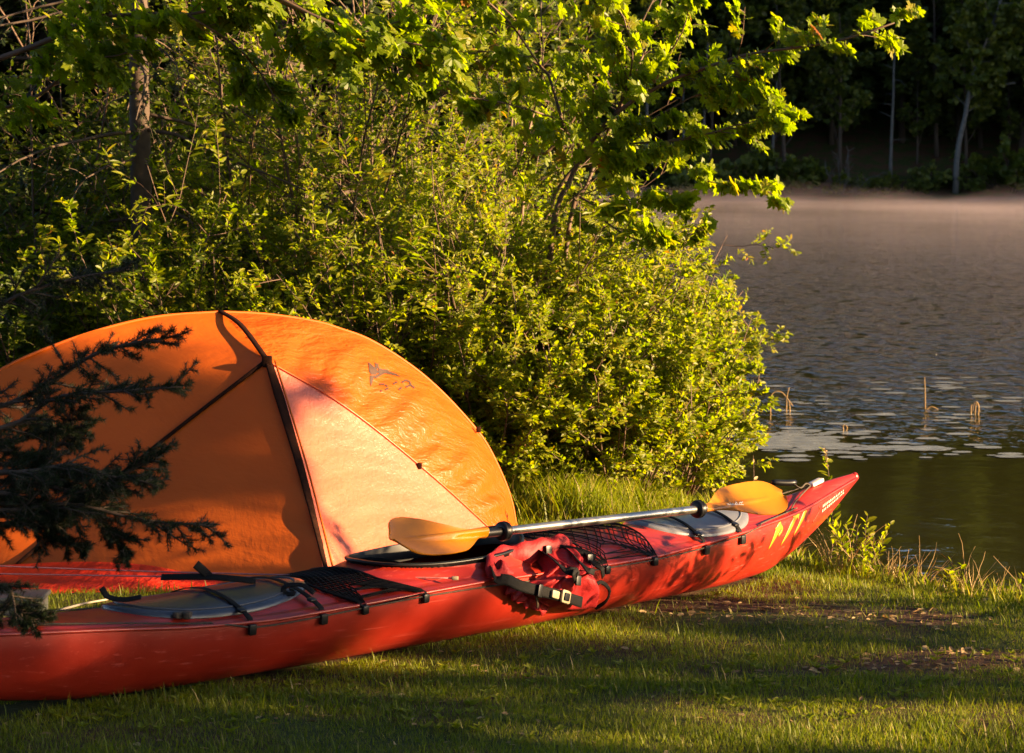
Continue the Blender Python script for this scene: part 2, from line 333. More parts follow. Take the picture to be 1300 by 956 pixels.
o=build('lake_water',g,M['water']);o['kind']='structure';o['label']='calm dark lake, rippled further out'
# mist bank just above the far water
m,nt=newmat('mist');L=nt.links;g_=N_(nt,'ShaderNodeNewGeometry');n=noise(nt,1,4,.6,mapping(nt,g_.outputs['Position'],(.09,.035,1.2)))
sx=N_(nt,'ShaderNodeSeparateXYZ');L.new(g_.outputs['Position'],sx.inputs[0])
r=ramp(nt,[(.40,(0,0,0)),(.66,(1,1,1))]);L.new(n.outputs['Fac'],r.inputs[0])
mr=N_(nt,'ShaderNodeMapRange');mr.inputs[1].default_value=42;mr.inputs[2].default_value=140;mr.inputs[3].default_value=0;mr.inputs[4].default_value=1;L.new(sx.outputs['Y'],mr.inputs[0])
nh=noise(nt,1,3,.6,mapping(nt,g_.outputs['Position'],(.07,.05,.25)));nq=ramp(nt,[(.42,(0,0,0)),(.72,(1,1,1))]);L.new(nh.outputs['Fac'],nq.inputs[0])
hh=N_(nt,'ShaderNodeMath',operation='MULTIPLY_ADD');hh.inputs[1].default_value=1.5;hh.inputs[2].default_value=.35;L.new(nq.outputs[0],hh.inputs[0])
zz_=N_(nt,'ShaderNodeMath',operation='SUBTRACT');zz_.inputs[1].default_value=WL;L.new(sx.outputs['Z'],zz_.inputs[0]);mz0=N_(nt,'ShaderNodeMath',operation='DIVIDE');L.new(zz_.outputs[0],mz0.inputs[0]);L.new(hh.outputs[0],mz0.inputs[1])
mz=N_(nt,'ShaderNodeMapRange');mz.inputs[1].default_value=0;mz.inputs[2].default_value=1;mz.inputs[3].default_value=1;mz.inputs[4].default_value=0.;L.new(mz0.outputs[0],mz.inputs[0])
a1=N_(nt,'ShaderNodeMath',operation='MULTIPLY_ADD');a1.inputs[1].default_value=.9;a1.inputs[2].default_value=.12;L.new(r.outputs[0],a1.inputs[0])
a2=N_(nt,'ShaderNodeMath',operation='MULTIPLY');L.new(a1.outputs[0],a2.inputs[0]);L.new(mr.outputs[0],a2.inputs[1])
a3=N_(nt,'ShaderNodeMath',operation='MULTIPLY');L.new(a2.outputs[0],a3.inputs[0]);L.new(mz.outputs[0],a3.inputs[1])
a4=N_(nt,'ShaderNodeMath',operation='MULTIPLY');a4.inputs[1].default_value=.019;L.new(a3.outputs[0],a4.inputs[0])
pv=N_(nt,'ShaderNodeVolumePrincipled');pv.inputs['Color'].default_value=(.95,.78,.84,1);L.new(a4.outputs[0],pv.inputs['Density'])
oo=N_(nt,'ShaderNodeOutputMaterial');L.new(pv.outputs[0],oo.inputs['Volume'])
g=Geo();x0,x1,y0,y1,z0,z1=-30,75,36,151,WL+.01,1.5
V=[(x,y,z) for x in (x0,x1) for y in (y0,y1) for z in (z0,z1)];g.add(V,A_([[0,1,3,2],[4,6,7,5],[0,4,5,1],[2,3,7,6],[0,2,6,4],[1,5,7,3]]))
o=build('mist',g,m,smooth=False);o['kind']='stuff';o['label']='thin pinkish morning mist lying over the far part of the lake';o['category']='mist'
# ------------------------------------------------------------------ plant machinery
LEAF=(A_([(0,0,0),(.35,.24,.06),(.75,.17,.04),(1,0,-.04),(.75,-.17,.04),(.35,-.24,.06)]),[A_([[0,3,2,1],[0,5,4,3]])])
LONG=(A_([(0,0,0),(.3,.11,.03),(.7,.08,.0),(1,0,-.12),(.7,-.08,.0),(.3,-.11,.03)]),[A_([[0,3,2,1],[0,5,4,3]])])
_h=[(.0,.16),(-.10,.40),(.10,.36),(.14,.47),(.30,.72),(.42,.60),(.56,.62),(.50,.40),(.46,.24),(.64,.28),(.78,.24),(.80,.12),(1.0,0)]
_v=[(.36,0,.0),(0,0,.02)]+[(a,b,-.10*b+.03*((i%3)-1)) for i,(a,b) in enumerate(_h)]+[(a,-b,-.10*b+.03*((i%3)-1)) for i,(a,b) in list(enumerate(_h[:-1]))[::-1]]
MAPLE=(A_(_v),[A_([[0,i,i+1 if i+1<len(_v) else 1] for i in range(1,len(_v))])])
CLUMP=(A_([(0,0,0),(.2,.5,.1),(.6,.42,-.1),(1,.1,0),(.85,-.35,.12),(.35,-.5,-.08)]),[A_([[0,2,1],[0,3,2],[0,4,3],[0,5,4]])])
NEED=(A_([(0,.04,0),(0,-.04,0),(1,0,0)]),[A_([[0,1,2]])])
SPRAY=(A_([(0,0,0),(.45,.20,-.03),(1,0,-.12),(.45,-.20,-.03),(.12,.42,-.08),(.3,.10,0),(.12,-.42,-.08),(.3,-.1,0),(.5,.5,-.12),(.62,.12,-.03),(.5,-.5,-.12),(.62,-.12,-.03)]),[A_([[0,3,2,1]]),A_([[0,5,4],[0,6,7],[5,9,8],[7,10,11]])])
def grow(r,P0,D,Ln,n=5,wander=.12,bend=(0,0,0)):
    D=nrm(np.asarray(D,float));P=[np.asarray(P0,float)];Ln=np.asarray(Ln,float)[:,None]
    for i in range(n-1):
        D=nrm(D+r.normal(0,wander,D.shape)+A_(bend,dtype=float)/(n-1));P.append(P[-1]+D*Ln/(n-1))
    return np.stack(P,1)
def at(Ps,i,t):
    n=Ps.shape[1];u=np.clip(t,0,.999)*(n-1);k=u.astype(int);fr=(u-k)[:,None]
    return Ps[i,k]*(1-fr)+Ps[i,k+1]*fr,nrm(Ps[i,k+1]-Ps[i,k])
def kids(r,Ps,Ls,c,t0,t1,ang,lf,n=5,wander=.12,bend=(0,0,0),flat=0.,taper=.5):
    M_=len(Ps);i=np.repeat(np.arange(M_),c);t=t0+(t1-t0)*((np.tile(np.arange(c),M_)+r.random(M_*c))/c)
    P,T=at(Ps,i,t);q=r.normal(0,1,P.shape);q[:,2]*=(1-flat);q=nrm(q-T*np.sum(q*T,1,keepdims=True))
    a=np.radians(ang)*(1+r.normal(0,.18,len(P)))[:,None]
    D=np.cos(a)*T+np.sin(a)*q;Ln=Ls[i]*lf*(1-taper*t)*r.uniform(.65,1.3,len(P))
    return grow(r,P,D,Ln,n,wander,bend),Ln,i,t
def radii(Ps,r0,r1=.35): 
    n=Ps.shape[1];return np.asarray(r0)[:,None]*np.linspace(1,r1,n)[None]
def leaves(g,r,Ps,c,size,tmpl,up=1.,spread=.9,fwd=.5,tint=(.0,1.),t0=.1,droop=0.,red=0.,jit=.5,sunny=0.):
    M_=len(Ps);i=np.repeat(np.arange(M_),c);k=np.tile(np.arange(c),M_);t=t0+(1-t0)*((k+r.random(len(k))*.6)/c)
    P,T=at(Ps,i,t);s=np.where(k%2==0,1.,-1.)[:,None];side=nrm(np.cross(T,A_([0,0,1.])+r.normal(0,.25,T.shape)))*s
    D=T*fwd+side*spread+r.normal(0,.28,P.shape);D[:,2]-=droop
    Nn=A_([0,0,1.])*up+r.normal(0,jit,P.shape)+SD[None]*sunny
    tn=np.clip(r.normal((tint[0]+tint[1])/2,(tint[1]-tint[0])/3.2,len(P)),0,.93)
    if red: tn=np.where(r.random(len(P))<red,r.uniform(.95,1,len(P)),tn)
    inst(g,tmpl[0],tmpl[1],P,D,Nn,size*r.uniform(.55,1.2,len(P)),tn)
def shrub(name,seed,loc,H,spread,nst,label,cat='shrub',group=None,leaf=LEAF,lsize=.028,mat='leaf',c1=7,c2=6,nl=11,lean=(0,0,0),tint=(.2,.9),red=.01,up=.8,droop=0,trad=.006,wander=.1,jit=.5,stem_mat='twig',low=.12,b1=.45,b2=.42,sunny=1.1):
    r=rng(seed);loc=(loc[0],loc[1],float(gh(A_([loc[0]]),A_([loc[1]]))[0])-.02) if len(loc)==2 else loc
    root=empty(name,loc,label,cat,group);L0=A_(loc)
    a=r.uniform(0,6.28,nst);rad=np.sqrt(r.random(nst));P0=L0+np.stack([np.cos(a)*rad*spread*.28,np.sin(a)*rad*spread*.28,0*a],1)
    D=np.stack([np.cos(a)*rad*spread/H*1.1,np.sin(a)*rad*spread/H*1.1,np.ones(nst)],1)+A_(lean)
    Ln=H*r.uniform(.7,1.12,nst)*(1+.15*rad)
    st=grow(r,P0,D,Ln,7,wander,(0,0,-.15));gs=Geo();tubes(gs,st,radii(st,np.full(nst,trad)),4)
    br,lb,_,_=kids(r,st,Ln,c1,low,.98,48,b1,5,.14,(0,0,.15));tubes(gs,br,radii(br,np.full(len(br),trad*.45)),3,cap=False)
    tw,lt,_,_=kids(r,br,lb,c2,.15,1.,42,b2,4,.15,(0,0,.1));tubes(gs,tw,radii(tw,np.full(len(tw),trad*.22)),3,cap=False)
    build('stems',gs,M[stem_mat],root);gl=Geo()
    leaves(gl,r,tw,nl,lsize,leaf,up=up,tint=tint,red=red,droop=droop,jit=jit,sunny=sunny)
    leaves(gl,r,br[:, -3:],max(2,nl//2),lsize,leaf,up=up,tint=tint,red=red,droop=droop,jit=jit,sunny=sunny)
    build('foliage',gl,M[mat],root,smooth=False);return root
def conifer(name,seed,loc,H,Rd,label,group=None,card=.22,whorls=26,per=6,twig=7,trunk=.14,z0=.08,mat='needle',leaf=SPRAY,nl=5,droop=-.35,bark='bark',gap=.15):
    r=rng(seed);root=empty(name,loc,label,'tree',group);L0=A_(loc,dtype=float)
    tr=grow(r,L0[None],[[0,0,1.]],[H],9,.012);g=Geo();tubes(g,tr,np.linspace(1,.08,9)[None]*trunk,9);build('trunk',g,M[bark],root)
    zz=np.repeat(np.linspace(z0,.97,whorls),per);zz=zz+r.normal(0,.006,len(zz));keep=r.random(len(zz))>gap;zz=zz[keep]
    P,_=at(tr,np.zeros(len(zz),int),zz);a=r.uniform(0,6.28,len(zz));Ln=Rd*(1.02-zz)**.8*r.uniform(.55,1.15,len(zz))
    D=np.stack([np.cos(a),np.sin(a),.25+.6*zz],1);br=grow(r,P,D,Ln,6,.07,(0,0,droop));g=Geo();tubes(g,br,radii(br,.012+.012*Ln),3,cap=False)
    tw,lt,_,_=kids(r,br,Ln,twig,.2,1.,55,.38,4,.1,(0,0,-.15),flat=.75);build('branches',g,M['bark'],root)
    g=Geo();leaves(g,r,tw,nl,card,leaf,up=1.3,spread=.55,fwd=.8,tint=(0,1),jit=.35);leaves(g,r,br[:,-3:],4,card,leaf,up=1.3,spread=.5,fwd=.9,tint=(0,1),jit=.3)
    build('crown',g,M[mat],root,smooth=False);return root
def broadleaf(name,seed,loc,H,Rd,label,group=None,lsize=.25,leaf=CLUMP,mat='farleaf',trunk=.12,bark='bark',n1=16,n2=8,n3=5,nl=7,z0=.3,lean=(0,0),up=.6,droop=0):
    r=rng(seed);root=empty(name,loc,label,'tree',group);L0=A_(loc,dtype=float)
    tr=grow(r,L0[None],[[lean[0],lean[1],1.]],[H*.92],9,.035);g=Geo();tubes(g,tr,np.linspace(1,.15,9)[None]*trunk,9);build('trunk',g,M[bark],root)
    b1,l1,_,t=kids(r,tr,A_([H]),n1,z0,.98,52,Rd/H*1.25,6,.1,(0,0,.35),taper=.35);g=Geo();tubes(g,b1,radii(b1,trunk*.35*(1.1-t)),4,cap=False)
    b2,l2,_,_=kids(r,b1,l1,n2,.25,1,45,.5,5,.12);tubes(g,b2,radii(b2,np.full(len(b2),trunk*.08)),3,cap=False)
    b3,l3,_,_=kids(r,b2,l2,n3,.2,1,40,.5,4,.14);build('branches',g,M[bark],root)
    g=Geo();leaves(g,r,b3,nl,lsize,leaf,up=up,tint=(0,1),droop=droop,jit=.5);build('crown',g,M[mat],root,smooth=False);return root
# ------------------------------------------------------------------ tent
TR=A_([.0176,11.347,0]);TU=A_([-.891,-.454,0]);TN=A_([.454,-.891,0])
ARC=A_([(0,0),(.02,.1),(.059,.209),(.137,.36),(.215,.462),(.368,.618),(.52,.741),(.707,.854),(.854,.909),(.963,.942),(1.179,.978),(1.391,.994),(1.668,.981),(1.906,.936),(2.139,.866),(2.336,.783),(2.53,.657),(2.692,.45),(2.76,.2),(2.791,.0)])
def arcpt(u,q=0.):  # u along the ridge pole 0..1 from A-side index; uses (t,z)
    return TR+TU*u[:,0:1]+A_([0,0,1.])*u[:,1:2]+TN*q
arcR=smooth_line(ARC[:12],60)[::1];arcL=smooth_line(ARC[11:],60)
aR=arcpt(arcR)[::-1];aL=arcpt(arcL)            # both start at the apex
AP=aR[0];PP=A_([-.985,10.28,.82]);SS=A_([-.676,9.50,0.0]);CR=A_([-.0337,10.866,0]);CLg=A_([-1.95,9.95,.0])
tent=empty('tent',(-1.1,10.5,0),'orange dome tent with brown seams pitched on the grass behind the red kayak','tent')
def even(P,n):
    d=np.concatenate([[0],np.cumsum(np.linalg.norm(np.diff(P,axis=0),axis=1))]);t=np.linspace(0,d[-1],n);return np.stack([np.interp(t,d,P[:,k]) for k in range(3)],1)
def patch(name,rail0,rail1,n,m_,bul,mat,foldf=None,lab=None,uvr=0.,flip=False):
    """cloth between two rails; bul pushes it out; foldf(u,v) adds modelled folds (m)"""
    a=even(rail0,n);b=even(rail1,n);v=np.linspace(0,1,m_);P=a[:,None]*(1-v)[None,:,None]+b[:,None]*v[None,:,None]
    U,V=np.meshgrid(np.linspace(0,1,n),v,indexing='ij')
    du=np.gradient(P,axis=0);dv=np.gradient(P,axis=1);nn=nrm(np.cross(du,dv));
    c=P.reshape(-1,3).mean(0)-A_([-1.3,11.2,.2])
    if np.sum(nn[n//2,m_//2]*c)<0: nn=-nn
    h=bul*4*V*(1-V)*np.sin(np.clip(U,0,1)*np.pi)**.6
    if foldf is not None: h=h+foldf(U,V)
    P=P+nn*h[...,None];g=Geo();grid(g,P)
    la=np.linalg.norm(a[-1]-a[0])*1.1;lb=np.linalg.norm(P[:,-1]-P[:,0],axis=1).mean()
    uv=np.stack([U*la,V*lb],-1).reshape(-1,2)
    if uvr: cc,s_=math.cos(uvr),math.sin(uvr);uv=np.stack([uv[:,0]*cc-uv[:,1]*s_,uv[:,0]*s_+uv[:,1]*cc],1)
    o=build(name,g,mat,tent,uv=uv)
    if lab: o['label']=lab
    return o,P,nn
ridge=smooth_line([AP,AP+(PP-AP)*.45+A_([0,0,.03]),PP],40)
seamR=smooth_line([PP,PP+(CR-PP)*.3+A_([.02,-.03,.045]),PP+(CR-PP)*.65+A_([.02,-.03,.035]),CR],60)
CLh=A_([-1.95,9.95,.03])
seamL=smooth_line([PP,PP+(CLh-PP)*.5+A_([0,-.02,.02]),CLh],50)
front=smooth_line([PP,PP+(SS-PP)*.5+A_([.008,.03,0]),SS],50)
hem=smooth_line([SS,A_([-.889,9.575,.010]),A_([-1.098,9.65,.027]),A_([-1.349,9.74,.066]),A_([-1.507,9.79,.072]),A_([-1.731,9.87,.058]),CLh],60)
baseR=smooth_line([CR,TR+(CR-TR)*.5+A_([.03,0,0]),TR],30)
def fR(U,V):
    k=U*1.7+V*.42  # folds fan out from the pole hub, running down towards the corner
    e=np.sin(np.pi*np.clip(V,0,1))**.5*np.clip(U*5,0,1)*np.clip((1-U)*9,0,1)
    q=.011*np.sin(k*19+1.5*np.sin(V*3+U*4))*np.clip(1.25-U,0,1)+.006*np.sin(k*47+2*np.sin(V*5))*np.clip(V+.1,0,1)
    tight=.008*np.sin(U*70+3*V)*np.clip((U-.55)*3,0,1)
    return e*(q+tight)
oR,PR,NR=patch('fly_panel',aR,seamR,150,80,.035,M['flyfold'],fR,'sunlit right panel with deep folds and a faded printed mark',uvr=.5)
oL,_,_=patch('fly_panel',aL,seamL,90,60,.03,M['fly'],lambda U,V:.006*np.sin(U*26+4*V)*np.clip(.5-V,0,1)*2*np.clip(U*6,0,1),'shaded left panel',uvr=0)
def tri(name,apex,e0,e1,label,n=70,m_=90,sag=.02,rip=0,mid=None,mt='fly'):
    """fan of cloth from the hub: e0, e1 polylines down its two sides, bottom along mid"""
    a=even(e0,n);b=even(e1,n)
    v=np.linspace(0,1,m_);U,V=np.meshgrid(np.linspace(0,1,n),v,indexing='ij');P=a[:,None]*(1-v)[None,:,None]+b[:,None]*v[None,:,None]
    if mid is not None:
        hm=even(mid,m_);P=P+(hm-(a[-1][None]*(1-v)[:,None]+b[-1][None]*v[:,None]))[None]*(np.linspace(0,1,n)**3)[:,None,None]
    nn=nrm(np.cross(e0[-1]-apex,e1[-1]-apex));nn=nn if nn[1]<0 else -nn
    h=-sag*np.sin(np.pi*V)*np.sin(np.pi*U**.8)+rip*np.sin(np.pi*V)*np.sin(U*60+5*np.sin(V*4))*U*np.clip((1-U)*8,0,1)
    h=h+.012*np.exp(-V*9)*np.sin(U*34)*U*np.clip((1-U)*6,0,1)*(1 if rip else .4)
    P=P+nn*h[...,None];g=Geo();grid(g,P);uv=np.stack([V*1.3*np.clip(U,.05,1),U*1.1],-1).reshape(-1,2);o=build(name,g,M[mt],tent,uv=uv);o['label']=label;return P
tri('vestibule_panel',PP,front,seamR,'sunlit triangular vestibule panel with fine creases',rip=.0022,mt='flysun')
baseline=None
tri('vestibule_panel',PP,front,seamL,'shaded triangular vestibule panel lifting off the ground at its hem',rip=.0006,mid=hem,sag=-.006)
# far side of the fly, mirrored through the ridge pole
def mir(P): 
    d=(P-TR)@TN;return P-2*d[...,None]*TN
for aa,ss_ in ((aR,seamR),(aL,seamL)):
    a=even(aa,50);b=even(mir(ss_),50);v=np.linspace(0,1,20);P=a[:,None]*(1-v)[None,:,None]+b[:,None]*v[None,:,None];g=Geo();grid(g,P);build('back_panel',g,M['fly'],tent,uv=P.reshape(-1,3)[:,:2])
P=np.stack([even(mir(seamR),50),even(mir(seamL),50)],1);g=Geo();grid(g,P);build('back_panel',g,M['fly'],tent,uv=P.reshape(-1,3)[:,:2])
# seams, pole sleeves, zip
def strip(name,P,w,th,mat,N=None,lift=.004,label=None):
    Nn=nrm(A_([.1,-.9,.35])) if N is None else N
    g=Geo();ribbon(g,P+Nn*lift,Nn,w,th);o=build(name,g,mat,tent)
    if label:o['label']=label
    return o
strip('seam_strip',ridge,.022,.010,M['seam'],A_([.2,-.5,.8]),.004)
strip('zip_flap',front,np.interp(np.linspace(0,1,50),[0,.15,.6,1],[.030,.042,.030,.012]),.008,M['seam'],A_([.5,-.85,.1]),.010,'dark brown zip flap running down from the hub')
strip('zip_edge',front+A_([.026,.006,0]),.007,.008,M['fly'],A_([.5,-.85,.1]),.010)
strip('seam_strip',seamL+A_([0,0,.006]),.014,.010,M['seam'],None,.003)
strip('seam_strip',seamL-A_([0,0,.022])*np.linspace(.3,1,50)[:,None],.010,.008,M['seam'],None,.001)
strip('seam_strip',seamR,.006,.007,M['flyfold'],None,.006)
sl_=arcpt(arcR,.0)[::-1];inn=sl_.copy();inn=inn+(A_([-1.1,10.8,.1])-inn)*.030;strip('edge_binding',inn[18:],.010,.009,M['seam'],None,.020)
g=Geo();tubes(g,np.concatenate([aR[::-1][:-1],aL])[None],np.full((1,119),.007),6);build('ridge_pole_sleeve',g,M['fly'],tent,uv=np.zeros((g.n,2)))
g=Geo();box(g,PP+A_([0,-.012,0]),.04,.03,.045,bev=.3);build('hub_cap',g,M['seam'],tent)
for q,sz in ((A_([-.33,10.63,.36]),.022),(A_([-.11,11.25,.447]),.022)):
    g=Geo();ic=seamR[np.argmin(np.abs(seamR[:,2]-q[2]))] if q[1]<10.9 else arcpt(A_([[.20,.447]]))[0]+TN*.03
    box(g,ic+A_([0,-.012,0]),.022,.018,.026,bev=.3);build('tie_tab',g,M['seam'],tent)
# faded printed mark on the right panel: a mountain wedge with a small squiggle of letters under it
def onpanel(uu,vv,h=.004):
    n,m_,_=PR.shape;iu=np.clip(uu,0,.999)*(n-1);iv=np.clip(vv,0,.999)*(m_-1);i=iu.astype(int);j=iv.astype(int)
    fu=(iu-i)[...,None];fv=(iv-j)[...,None]
    return PR[i,j]*(1-fu)*(1-fv)+PR[i+1,j]*fu*(1-fv)+PR[i,j+1]*(1-fu)*fv+PR[i+1,j+1]*fu*fv+NR[i,j]*h
cam0=A_([0,0,1.6]);thh=math.atan(221.5/3250.);Fw=A_([0,math.cos(thh),-math.sin(thh)]);Up=A_([0,math.sin(thh),math.cos(thh)])
UU,VV=np.meshgrid(np.linspace(.25,.75,500),np.linspace(.05,.95,420),indexing='ij');Q=onpanel(UU,VV,.0025)
# local frame of the mark: centre about .78 m from the right end, .68 m up; axes along and up the cloth
mc=A_([-.53,10.93,.70]);e1=nrm(A_([.87,.30,-.25]));
zaxm=nrm(mc-cam0);RR_=Q-cam0;tq=((mc-cam0)@zaxm)/(RR_@zaxm);HP=cam0+RR_*tq[...,None]-mc
xa=nrm(np.cross(zaxm,A_([0,0,1.])));ya=np.cross(xa,zaxm);s_=.0034
MX=490+(HP@xa)/s_;MY=500-(HP@ya)/s_
hit=np.zeros(MX.shape,bool)
def poly(pts):
    global hit
    ins=np.zeros(MX.shape,bool);n=len(pts)
    for i in range(n):
        x1,y1=pts[i];x2,y2=pts[(i+1)%n];c=((y1>MY)!=(y2>MY))&(MX<(x2-x1)*(MY-y1)/(y2-y1+1e-9)+x1);ins^=c
    hit|=ins
g=Geo()
poly([(465,480),(470,487),(469,497),(466,492)]);poly([(465,480),(474,487),(478,492),(474,496),(468,496)]);poly([(473,481),(477,482),(479,489),(474,488)])
poly([(478,488),(490,490),(490,495),(477,494)]);poly([(490,491),(500,495),(506,499),(498,497),(489,495)])
poly([(467,497),(473,497),(471,503),(468,511),(467,504)]);poly([(472,498),(484,491),(486,494),(474,501)])
for c in [[(479,508),(485,508)],[(486,509),(489,511)],[(496,508),(501,505)],[(480,516),(482,517)],[(486,515),(490,513)],[(503,515),(507,512)],[(507,506),(512,503),(517,505),(518,509),(512,512)],[(517,508),(523,513)]]:
    for a,b in zip(c[:-1],c[1:]):
        dx,dy=b[0]-a[0],b[1]-a[1];l=math.hypot(dx,dy);nx,ny=-dy/l*1.1,dx/l*1.1;poly([(a[0]+nx,a[1]+ny),(b[0]+nx,b[1]+ny),(b[0]-nx,b[1]-ny),(a[0]-nx,a[1]-ny)])
h_=hit[:-1,:-1];ix=np.arange(Q.shape[0]*Q.shape[1]).reshape(Q.shape[:2]);Fm=np.stack([ix[:-1,:-1],ix[1:,:-1],ix[1:,1:],ix[:-1,1:]],-1)[h_];uq,iv_=np.unique(Fm,return_inverse=True)
g.add(Q.reshape(-1,3)[uq],iv_.reshape(-1,4))
build('printed_mark',g,M['logo'],tent)
# red ground sheet showing under the lifted hem
n=110;m_=26;u=np.linspace(0,1,n);top=even(hem[18:],n)+A_([0,.02,.006]);top[:,0]-=.12*u**3
bot=np.stack([np.linspace(top[0,0],-2.15,n),top[:,1]-.02-.40*np.minimum(1,u*1.4)**.8,np.full(n,.006)],1)
v=np.linspace(0,1,m_);P=top[:,None]*(1-v)[None,:,None]+bot[:,None]*v[None,:,None];U,V=np.meshgrid(u,v,indexing='ij')
cr=.010*vn(U*9,V*2.2,2.2,51)+.007*vn(U*9+V*3,V*4,5,52)+.004*vn(U*14-V*4,V*3,9,53)
P[...,1]-=(cr+.02)*np.sin(np.pi*np.clip(V,.02,.98))*np.clip(U*4,0,1);P[...,2]+=.4*cr*np.sin(np.pi*V)*np.clip(U*4,0,1)*.5
g=Geo();grid(g,P);o=build('groundsheet',g,M['redcloth'],tent,uv=np.stack([U*1.3,V*.15],-1).reshape(-1,2));o['label']='crumpled red groundsheet wall showing under the lifted hem'
g=Geo();tubes(g,[[A_([-.676,9.5,.03]),A_([-.674,9.46,.0]),A_([-.672,9.44,-.05])]],[[.004,.004,.004]],5);build('tent_peg',g,M['alu'],tent)
# ------------------------------------------------------------------ kayak
KB=np.array([1.401,10.36]);KK=np.array([-.70,-.714]);KM=np.array([.714,-.70])
KT=np.array([[0,.014,.325,.342,.359],[.2,.045,.19,.305,.342],[.43,.085,.08,.262,.305],[.6,.118,.02,.246,.288],[.9,.165,0,.226,.275],[1.2,.20,0,.212,.272],[1.5,.235,0,.203,.292],[1.8,.26,0,.208,.295],[2.1,.277,0,.218,.288],[2.4,.285,0,.225,.28],[2.7,.285,0,.221,.273],[3.0,.272,0,.212,.262],[3.3,.25,0,.204,.26],[3.6,.215,0,.215,.258],[3.9,.17,.01,.24,.264],[4.2,.115,.05,.26,.28],[4.55,.06,.16,.285,.31],[4.85,.014,.30,.33,.345]])
_S=np.linspace(0,4.85,486)
def _tab(j):
    y=np.interp(_S,KT[:,0],KT[:,j]); k=np.hanning(25);k/=k.sum()
    yp=np.concatenate([2*y[0]-y[12:0:-1],y,2*y[-1]-y[-2:-14:-1]]); return np.convolve(yp,k,'valid')
_T=[_tab(j) for j in (1,2,3,4)]
def sec(s): return [np.interp(s,_S,t) for t in _T]
def ksurf(s,w,h=0.0):
    """world point on the kayak skin: s metres from the bow, w -1..1 across the deck, 1..2 down the near side, -1..-2 down the far one; h off the skin"""
    s=np.asarray(s,float);w=np.asarray(w,float);s,w,h=np.broadcast_arrays(s,w,np.asarray(h,float))
    def loc(s,w):
        b,zk,zs,zc=sec(s);aw=np.abs(w);sg=np.where(w<0,-1.,1.)
        e=np.interp(s,[0,.8,2,4,4.85],[1.15,.8,.6,.8,1.15])
        yd=w*b;zd=zs+(zc-zs)*(1-np.clip(aw,0,1)**1.8)
        ph=np.clip(2-aw,0,1)*np.pi/2
        yh=sg*b*np.sin(ph)**e;zh=zk+(zs-zk)*(1-np.cos(ph))**.9
        d=aw<=1
        y=np.where(d,yd,yh);z=np.where(d,zd,zh)
        return np.stack([KB[0]+KK[0]*s+KM[0]*y,KB[1]+KK[1]*s+KM[1]*y,z],-1)
    p=loc(s,w)
    if np.any(h):
        a=loc(s+.01,w)-loc(s-.01,w);wa=np.where(np.abs(w-1)<.03,1.03,w)
        b=loc(s,wa+.02)-loc(s,wa-.02);n=np.cross(b,a);n/=np.linalg.norm(n,axis=-1,keepdims=True)+1e-9
        n*=-1
        p=p+n*h[...,None]
    return p

kay=empty('kayak',(-.1,8.85,0),'long red sea kayak with black deck nets lying on grass before the tent','kayak')
sS=np.concatenate([np.linspace(0,.15,12)[:-1],np.linspace(.15,4.7,380),np.linspace(4.7,4.85,12)[1:]])
CK=(2.385,.345,.205)     # cockpit centre s, half length, half width (m)
def ckr(s,y):
    x=(s-CK[0])/CK[1];wd=CK[2]*(1-.12*x);return np.abs(x)**2.3+np.abs(y/wd)**2.3
# hull (both sides, one shell)
wv=np.concatenate([np.linspace(-1,-2,26),np.linspace(2,1,26)[1:]])
Sg,Wg=np.meshgrid(sS,wv,indexing='ij');P=ksurf(Sg,Wg);dent=.0016*vn(Sg*3,Wg*2,2.2,17);P[...,2]+=dent*0;g=Geo();grid(g,P);hull=build('hull',g,M['kayak'],kay)
# deck with the cockpit opening cut out
wd_=np.linspace(-1,1,91);Sg,Wg=np.meshgrid(sS,wd_,indexing='ij');P=ksurf(Sg,Wg)
b=sec(Sg)[0]
P[...,2]+=.022*np.exp(-((Sg-2.385)/.42)**6)*np.clip((1.55-ckr(Sg,Wg*b))/.55,0,1)**.6*(np.abs(Wg)<.98)   # raised lip round the cockpit
P[...,2]+=-.006*np.exp(-(np.abs(Wg)-.80)**2/.004)*np.clip((b-.08)/.1,0,1)    # gutter inside the gunwale
i=np.arange(P.shape[0]*P.shape[1]).reshape(P.shape[:2]);F=np.stack([i[:-1,:-1],i[1:,:-1],i[1:,1:],i[:-1,1:]],-1).reshape(-1,4)
cs=(Sg[:-1,:-1]+Sg[1:,1:])/2;cw=(Wg[:-1,:-1]+Wg[1:,1:])/2;keep=(ckr(cs,cw*sec(cs)[0])>1.0).ravel();g=Geo();g.add(P,F[keep][:,::-1]);deck=build('deck',g,M['kayak'],kay)
def kline(pts,n=60,closed=False): 
    q=smooth_line(A_(pts,dtype=float),n);return ksurf(q[:,0],q[:,1],q[:,2])
# gunwale bead
g=Geo()
for sg in (1,-1):
    s=np.linspace(.02,4.83,160);tubes(g,ksurf(s,sg*1.0*np.ones(160),.001)[None],np.full((1,160),.006),6)
build('gunwale',g,M['kayak'],kay)
# bow and stern noses
for s0,rr,nm in ((.012,.017,'bow_cap'),(4.84,.017,'stern_cap')):
    g=Geo();c=ksurf(s0,0)-A_([0,0,.016]);a,b_=np.meshgrid(np.linspace(0,np.pi,9),np.linspace(0,2*np.pi,13),indexing='ij');g_=np.stack([c[0]+rr*1.0*np.sin(a)*np.cos(b_),c[1]+rr*np.sin(a)*np.sin(b_),c[2]+.020*np.cos(a)],-1);grid(g,g_);build(nm,g,M['kayak'],kay)
